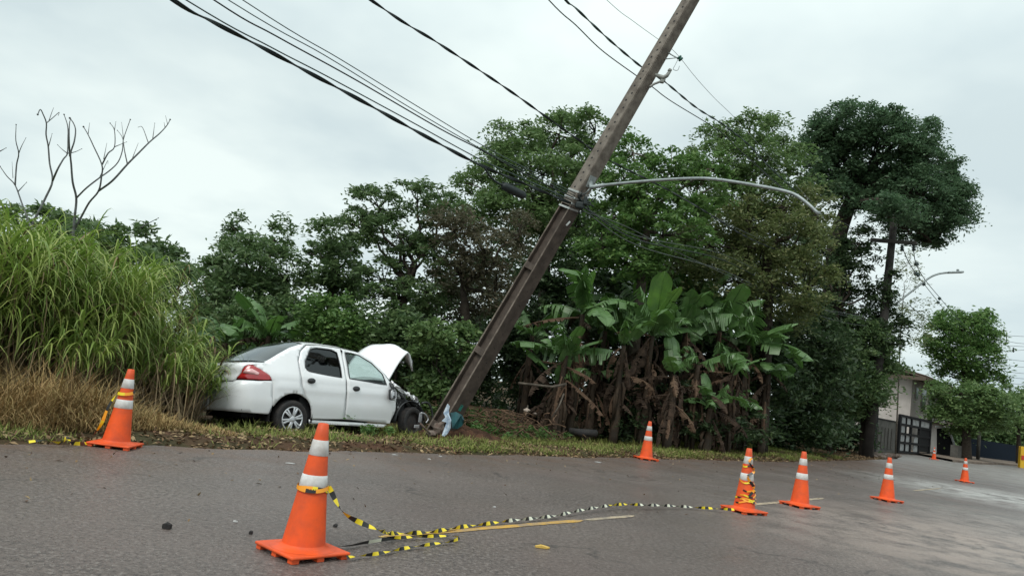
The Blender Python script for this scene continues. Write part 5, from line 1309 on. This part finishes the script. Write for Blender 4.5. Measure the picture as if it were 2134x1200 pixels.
def rbox(bm, s, n, z, ds, dn, dz, bev=0): addbox(bm, RS(s, n, z), (ds, dn, dz), Rr, bev=bev)
house = empty('two_storey_house', hp(0, 0, 0)); tag(house, 'pale two storey house with a brown eave behind the dark gate', 'house')
O = hp(0, 0, 0)
def loc(o):
    for v in o.data.vertices: v.co -= O
    return o
bm = bmesh.new(); rbox(bm, hs+8.5, hn+5, 3.0, 17, 10, 6.0); loc(mobj('wall', bm, M_wall, house))
bm = bmesh.new()
rows = [[hp(-1.2, -1.3, 6.05), hp(18.2, -1.3, 6.05)], [hp(-1.2, 5, 7.5), hp(18.2, 5, 7.5)], [hp(-1.2, 11.3, 6.05), hp(18.2, 11.3, 6.05)]]
vs = [[bm.verts.new(p) for p in r_] for r_ in rows]
for a, b in zip(vs, vs[1:]): bm.faces.new((a[0], a[1], b[1], b[0]))
rf = loc(mobj('roof', bm, M_roof, house)); sm = rf.modifiers.new('s', 'SOLIDIFY'); sm.thickness = .12
bm = bmesh.new(); rbox(bm, hs+8.5, hn-1.34, 5.9, 19.4, .06, .28); rbox(bm, hs-1.24, hn+5, 5.9, .06, 12.5, .28); rbox(bm, hs+8.5, hn-.65, 5.96, 19.2, 1.28, .05); loc(mobj('eave', bm, M_fas, house))
bm = bmesh.new()
for i in range(49): 
    a = hp(-1.1+i*.39, -1.28, 6.13); b = hp(-1.1+i*.39, 5, 7.58); tube(bm, [a, b], .07, 4)
tag(loc(mobj('roof_tile_rows', bm, M_roof, house)), kind='stuff')
for s, z, ws, hz in ((1.6, 4.85, .8, .9), (4.2, 4.4, 1.5, 1.9), (7.2, 4.0, 1.6, 2.9), (12.0, 4.3, 2.0, 2.1)):
    bm = bmesh.new(); rbox(bm, hs+s, hn-.02, z, ws+.16, .10, hz+.16); f = loc(mobj('window', bm, M_wall, house))
    bm = bmesh.new(); rbox(bm, hs+s, hn-.05, z, ws, .09, hz); loc(mobj('pane', bm, M_winh, f))
bm = bmesh.new(); rbox(bm, hs+11, hn-.6, 2.75, 5.4, 1.2, .14); rbox(bm, hs+11, hn-1.17, 3.3, 5.4, .05, .9); loc(mobj('balcony', bm, M_fas, house))
# gate
g0, g1, gn = sn(grd(1872, 945))[0], 66.0, 12.25
gate = empty('driveway_gate', RS(g0, gn, 0)); tag(gate, 'dark steel gate with a grid of grey panels closing the driveway', 'gate')
O = RS(g0, gn, 0); gl = 9.2
bm = bmesh.new()
for s in (0, gl*.34, gl*.62, gl): rbox(bm, g0+s, gn, 1.3, .38 if s in (0, gl) else .26, .16, 2.5)
for z in (.12, .74, 1.32, 1.92, 2.5): rbox(bm, g0+gl/2, gn-.003, z, gl, .14, .16)
rbox(bm, g0+gl*.81, gn+.02, 1.1, gl*.36, .08, 1.7)
loc(mobj('frame', bm, M_gate, gate))
for i, (a, b) in enumerate(((.02, .18), (.18, .34), (.34, .48), (.48, .62), (.62, .80), (.80, .98))):
    for j, (z0, z1) in enumerate(((.2, .66), (.82, 1.24), (1.4, 1.84), (2.0, 2.42))):
        if (j == 3) or i in (0,) or (i == 1 and j in (0, 1)) or (i == 3 and j < 2):
            bm = bmesh.new(); rbox(bm, g0+gl*(a+b)/2, gn+.03, (z0+z1)/2, gl*(b-a)*.86, .05, (z1-z0)*.96); loc(mobj('panel', bm, M_pane, gate))
bm = bmesh.new()
for i in (.18,): rbox(bm, g0+gl*i, gn-.004, 1.3, .14, .12, 2.4)
loc(mobj('mullion', bm, M_gate, gate))
# wall left of the gate
bm = bmesh.new(); rbox(bm, g0-3.6, gn+.2, 1.0, 6.6, .2, 2.0); o = mobj('garden_wall', bm, M_wallg); tag(o, 'low grey rendered wall left of the dark gate, under the dense street tree', 'wall')
bm = bmesh.new(); rbox(bm, g0-3.6, gn+.2, 2.03, 6.6, .3, .07); mobj('wall_coping', bm, M_gate, o)
for k in range(5):
    bm = bmesh.new(); rbox(bm, g0-4.6+k*.8, gn+.08, .9, .35, .05, 1.3); mobj('wall_pilaster', bm, M_wallg, o)
bm = bmesh.new(); rbox(bm, g0-7.2, gn-.2, 1.25, .45, .45, 2.6); tag(mobj('gate_pillar', bm, M_gate), 'dark square pillar at the left end of the grey garden wall', 'pillar')
# dark canopy past the gate with a pale bent edge
bm = bmesh.new(); Dc = 60
shape = [(1952, 892), (1966, 892), (1978, 898), (1984, 912), (1990, 930), (1992, 950), (1952, 950)]
F0 = [bm.verts.new(at(x, y, Dc)) for x, y in shape]; F1 = [bm.verts.new(at(x, y, Dc)+Vector((1.4, 2.2, 0))) for x, y in shape]
bm.faces.new(F0)
for i in range(len(F0)): j = (i+1) % len(F0); bm.faces.new((F0[i], F1[i], F1[j], F0[j]))
bm.faces.new(F1[::-1]); cn = mobj('dark_canopy', bm, M_gate); tag(cn, 'dark canopy with a pale bent edge rail beside the gate', 'canopy')
bm = bmesh.new(); tube(bm, [at(x, y, Dc-.1) for x, y in [(1950, 888), (1966, 890), (1978, 897), (1984, 912), (1990, 931)]], .09, 6); mobj('edge_rail', bm, mat('pale rail', (.4, .42, .42), .5), cn)
bm = bmesh.new(); P = at(1992, 945, 57); addbox(bm, (P.x, P.y, .5), (1.5, .5, 1.1), Rr); tag(mobj('concrete_block_wall', bm, M_wallg), 'short grey concrete wall left of the dark tree trunk', 'wall')
bm = bmesh.new(); P = grd(2038, 952); P = at(2038, 952, 62); tube(bm, [(P.x, P.y, 0), (P.x, P.y, 2.9)], .14, 8); tag(mobj('grey_post', bm, M_wallg), 'plain grey post right of the dark tree trunk', 'post')
# blue-black wall far right, raised pavement
bm = bmesh.new(); a = at(2045, 935, 78); b = at(2135, 940, 84); d = b-a; addbox(bm, ((a.x+b.x)/2, (a.y+b.y)/2, .95), (d.length*1.6, .25, 1.9), Matrix.Rotation(atan2(d.y, d.x), 3, 'Z')); tag(mobj('dark_blue_wall', bm, mat('dark blue paint', (.008, .014, .024), .85, .1)), 'long dark blue wall behind the far pavement at right', 'wall')
bm = bmesh.new(); a = grd(2030, 966); b = grd(2098, 962); cpts = [grd(1985, 962), grd(2040, 967), grd(2085, 968), grd(2100, 962), grd(2134, 952), grd(2200, 945)]
cpts = [Vector((p.x, min(p.y, 75), 0)) for p in cpts]
back = [p+Vector((4, 22, 0)) for p in cpts]
v0 = [bm.verts.new(p+Vector((0, 0, .14))) for p in cpts]; v1 = [bm.verts.new(p+Vector((0, 0, .14))) for p in back]; v2 = [bm.verts.new(p) for p in cpts]
for i in range(len(cpts)-1): bm.faces.new((v0[i], v0[i+1], v1[i+1], v1[i])); bm.faces.new((v2[i], v2[i+1], v0[i+1], v0[i]))
bmesh.ops.recalc_face_normals(bm, faces=bm.faces)
tag(mobj('pavement', bm, mat('brown pavement', (.19, .15, .12), .9, .2, noise=(.12, .09, .07), scale=1)), 'raised brown pavement corner at the end of the road', kind='structure')
P = at(2130, 945, 60)
bm = bmesh.new(); addbox(bm, (P.x, P.y, .8), (.42, .3, 1.75), bev=.03); yb = mobj('yellow_post', bm, mat('yellow paint', (.70, .42, .02), .5)); tag(yb, 'bright yellow post at the right edge of the picture', 'post')
bm = bmesh.new(); addbox(bm, (P.x-.05, P.y-.17, .8), (.22, .03, .35)); mobj('red_notice', bm, mat('red plate', (.5, .04, .02), .5), yb)
# pale grass kerb stones along the edge before the gate
for k, (x, y) in enumerate(((1800, 951), (1815, 952), (1832, 953), (1848, 954), (1864, 955))):
    P = grd(x, y); rock('kerb_stone', Vector((P.x, P.y, .06)), (.42, .25, .12), M_rock, 60+k, 'kerb stone in the row of five before the gate, %s' % ('leftmost', 'second from left', 'middle one', 'fourth from left', 'rightmost')[k], 'stone', 'kerb stones before the gate')
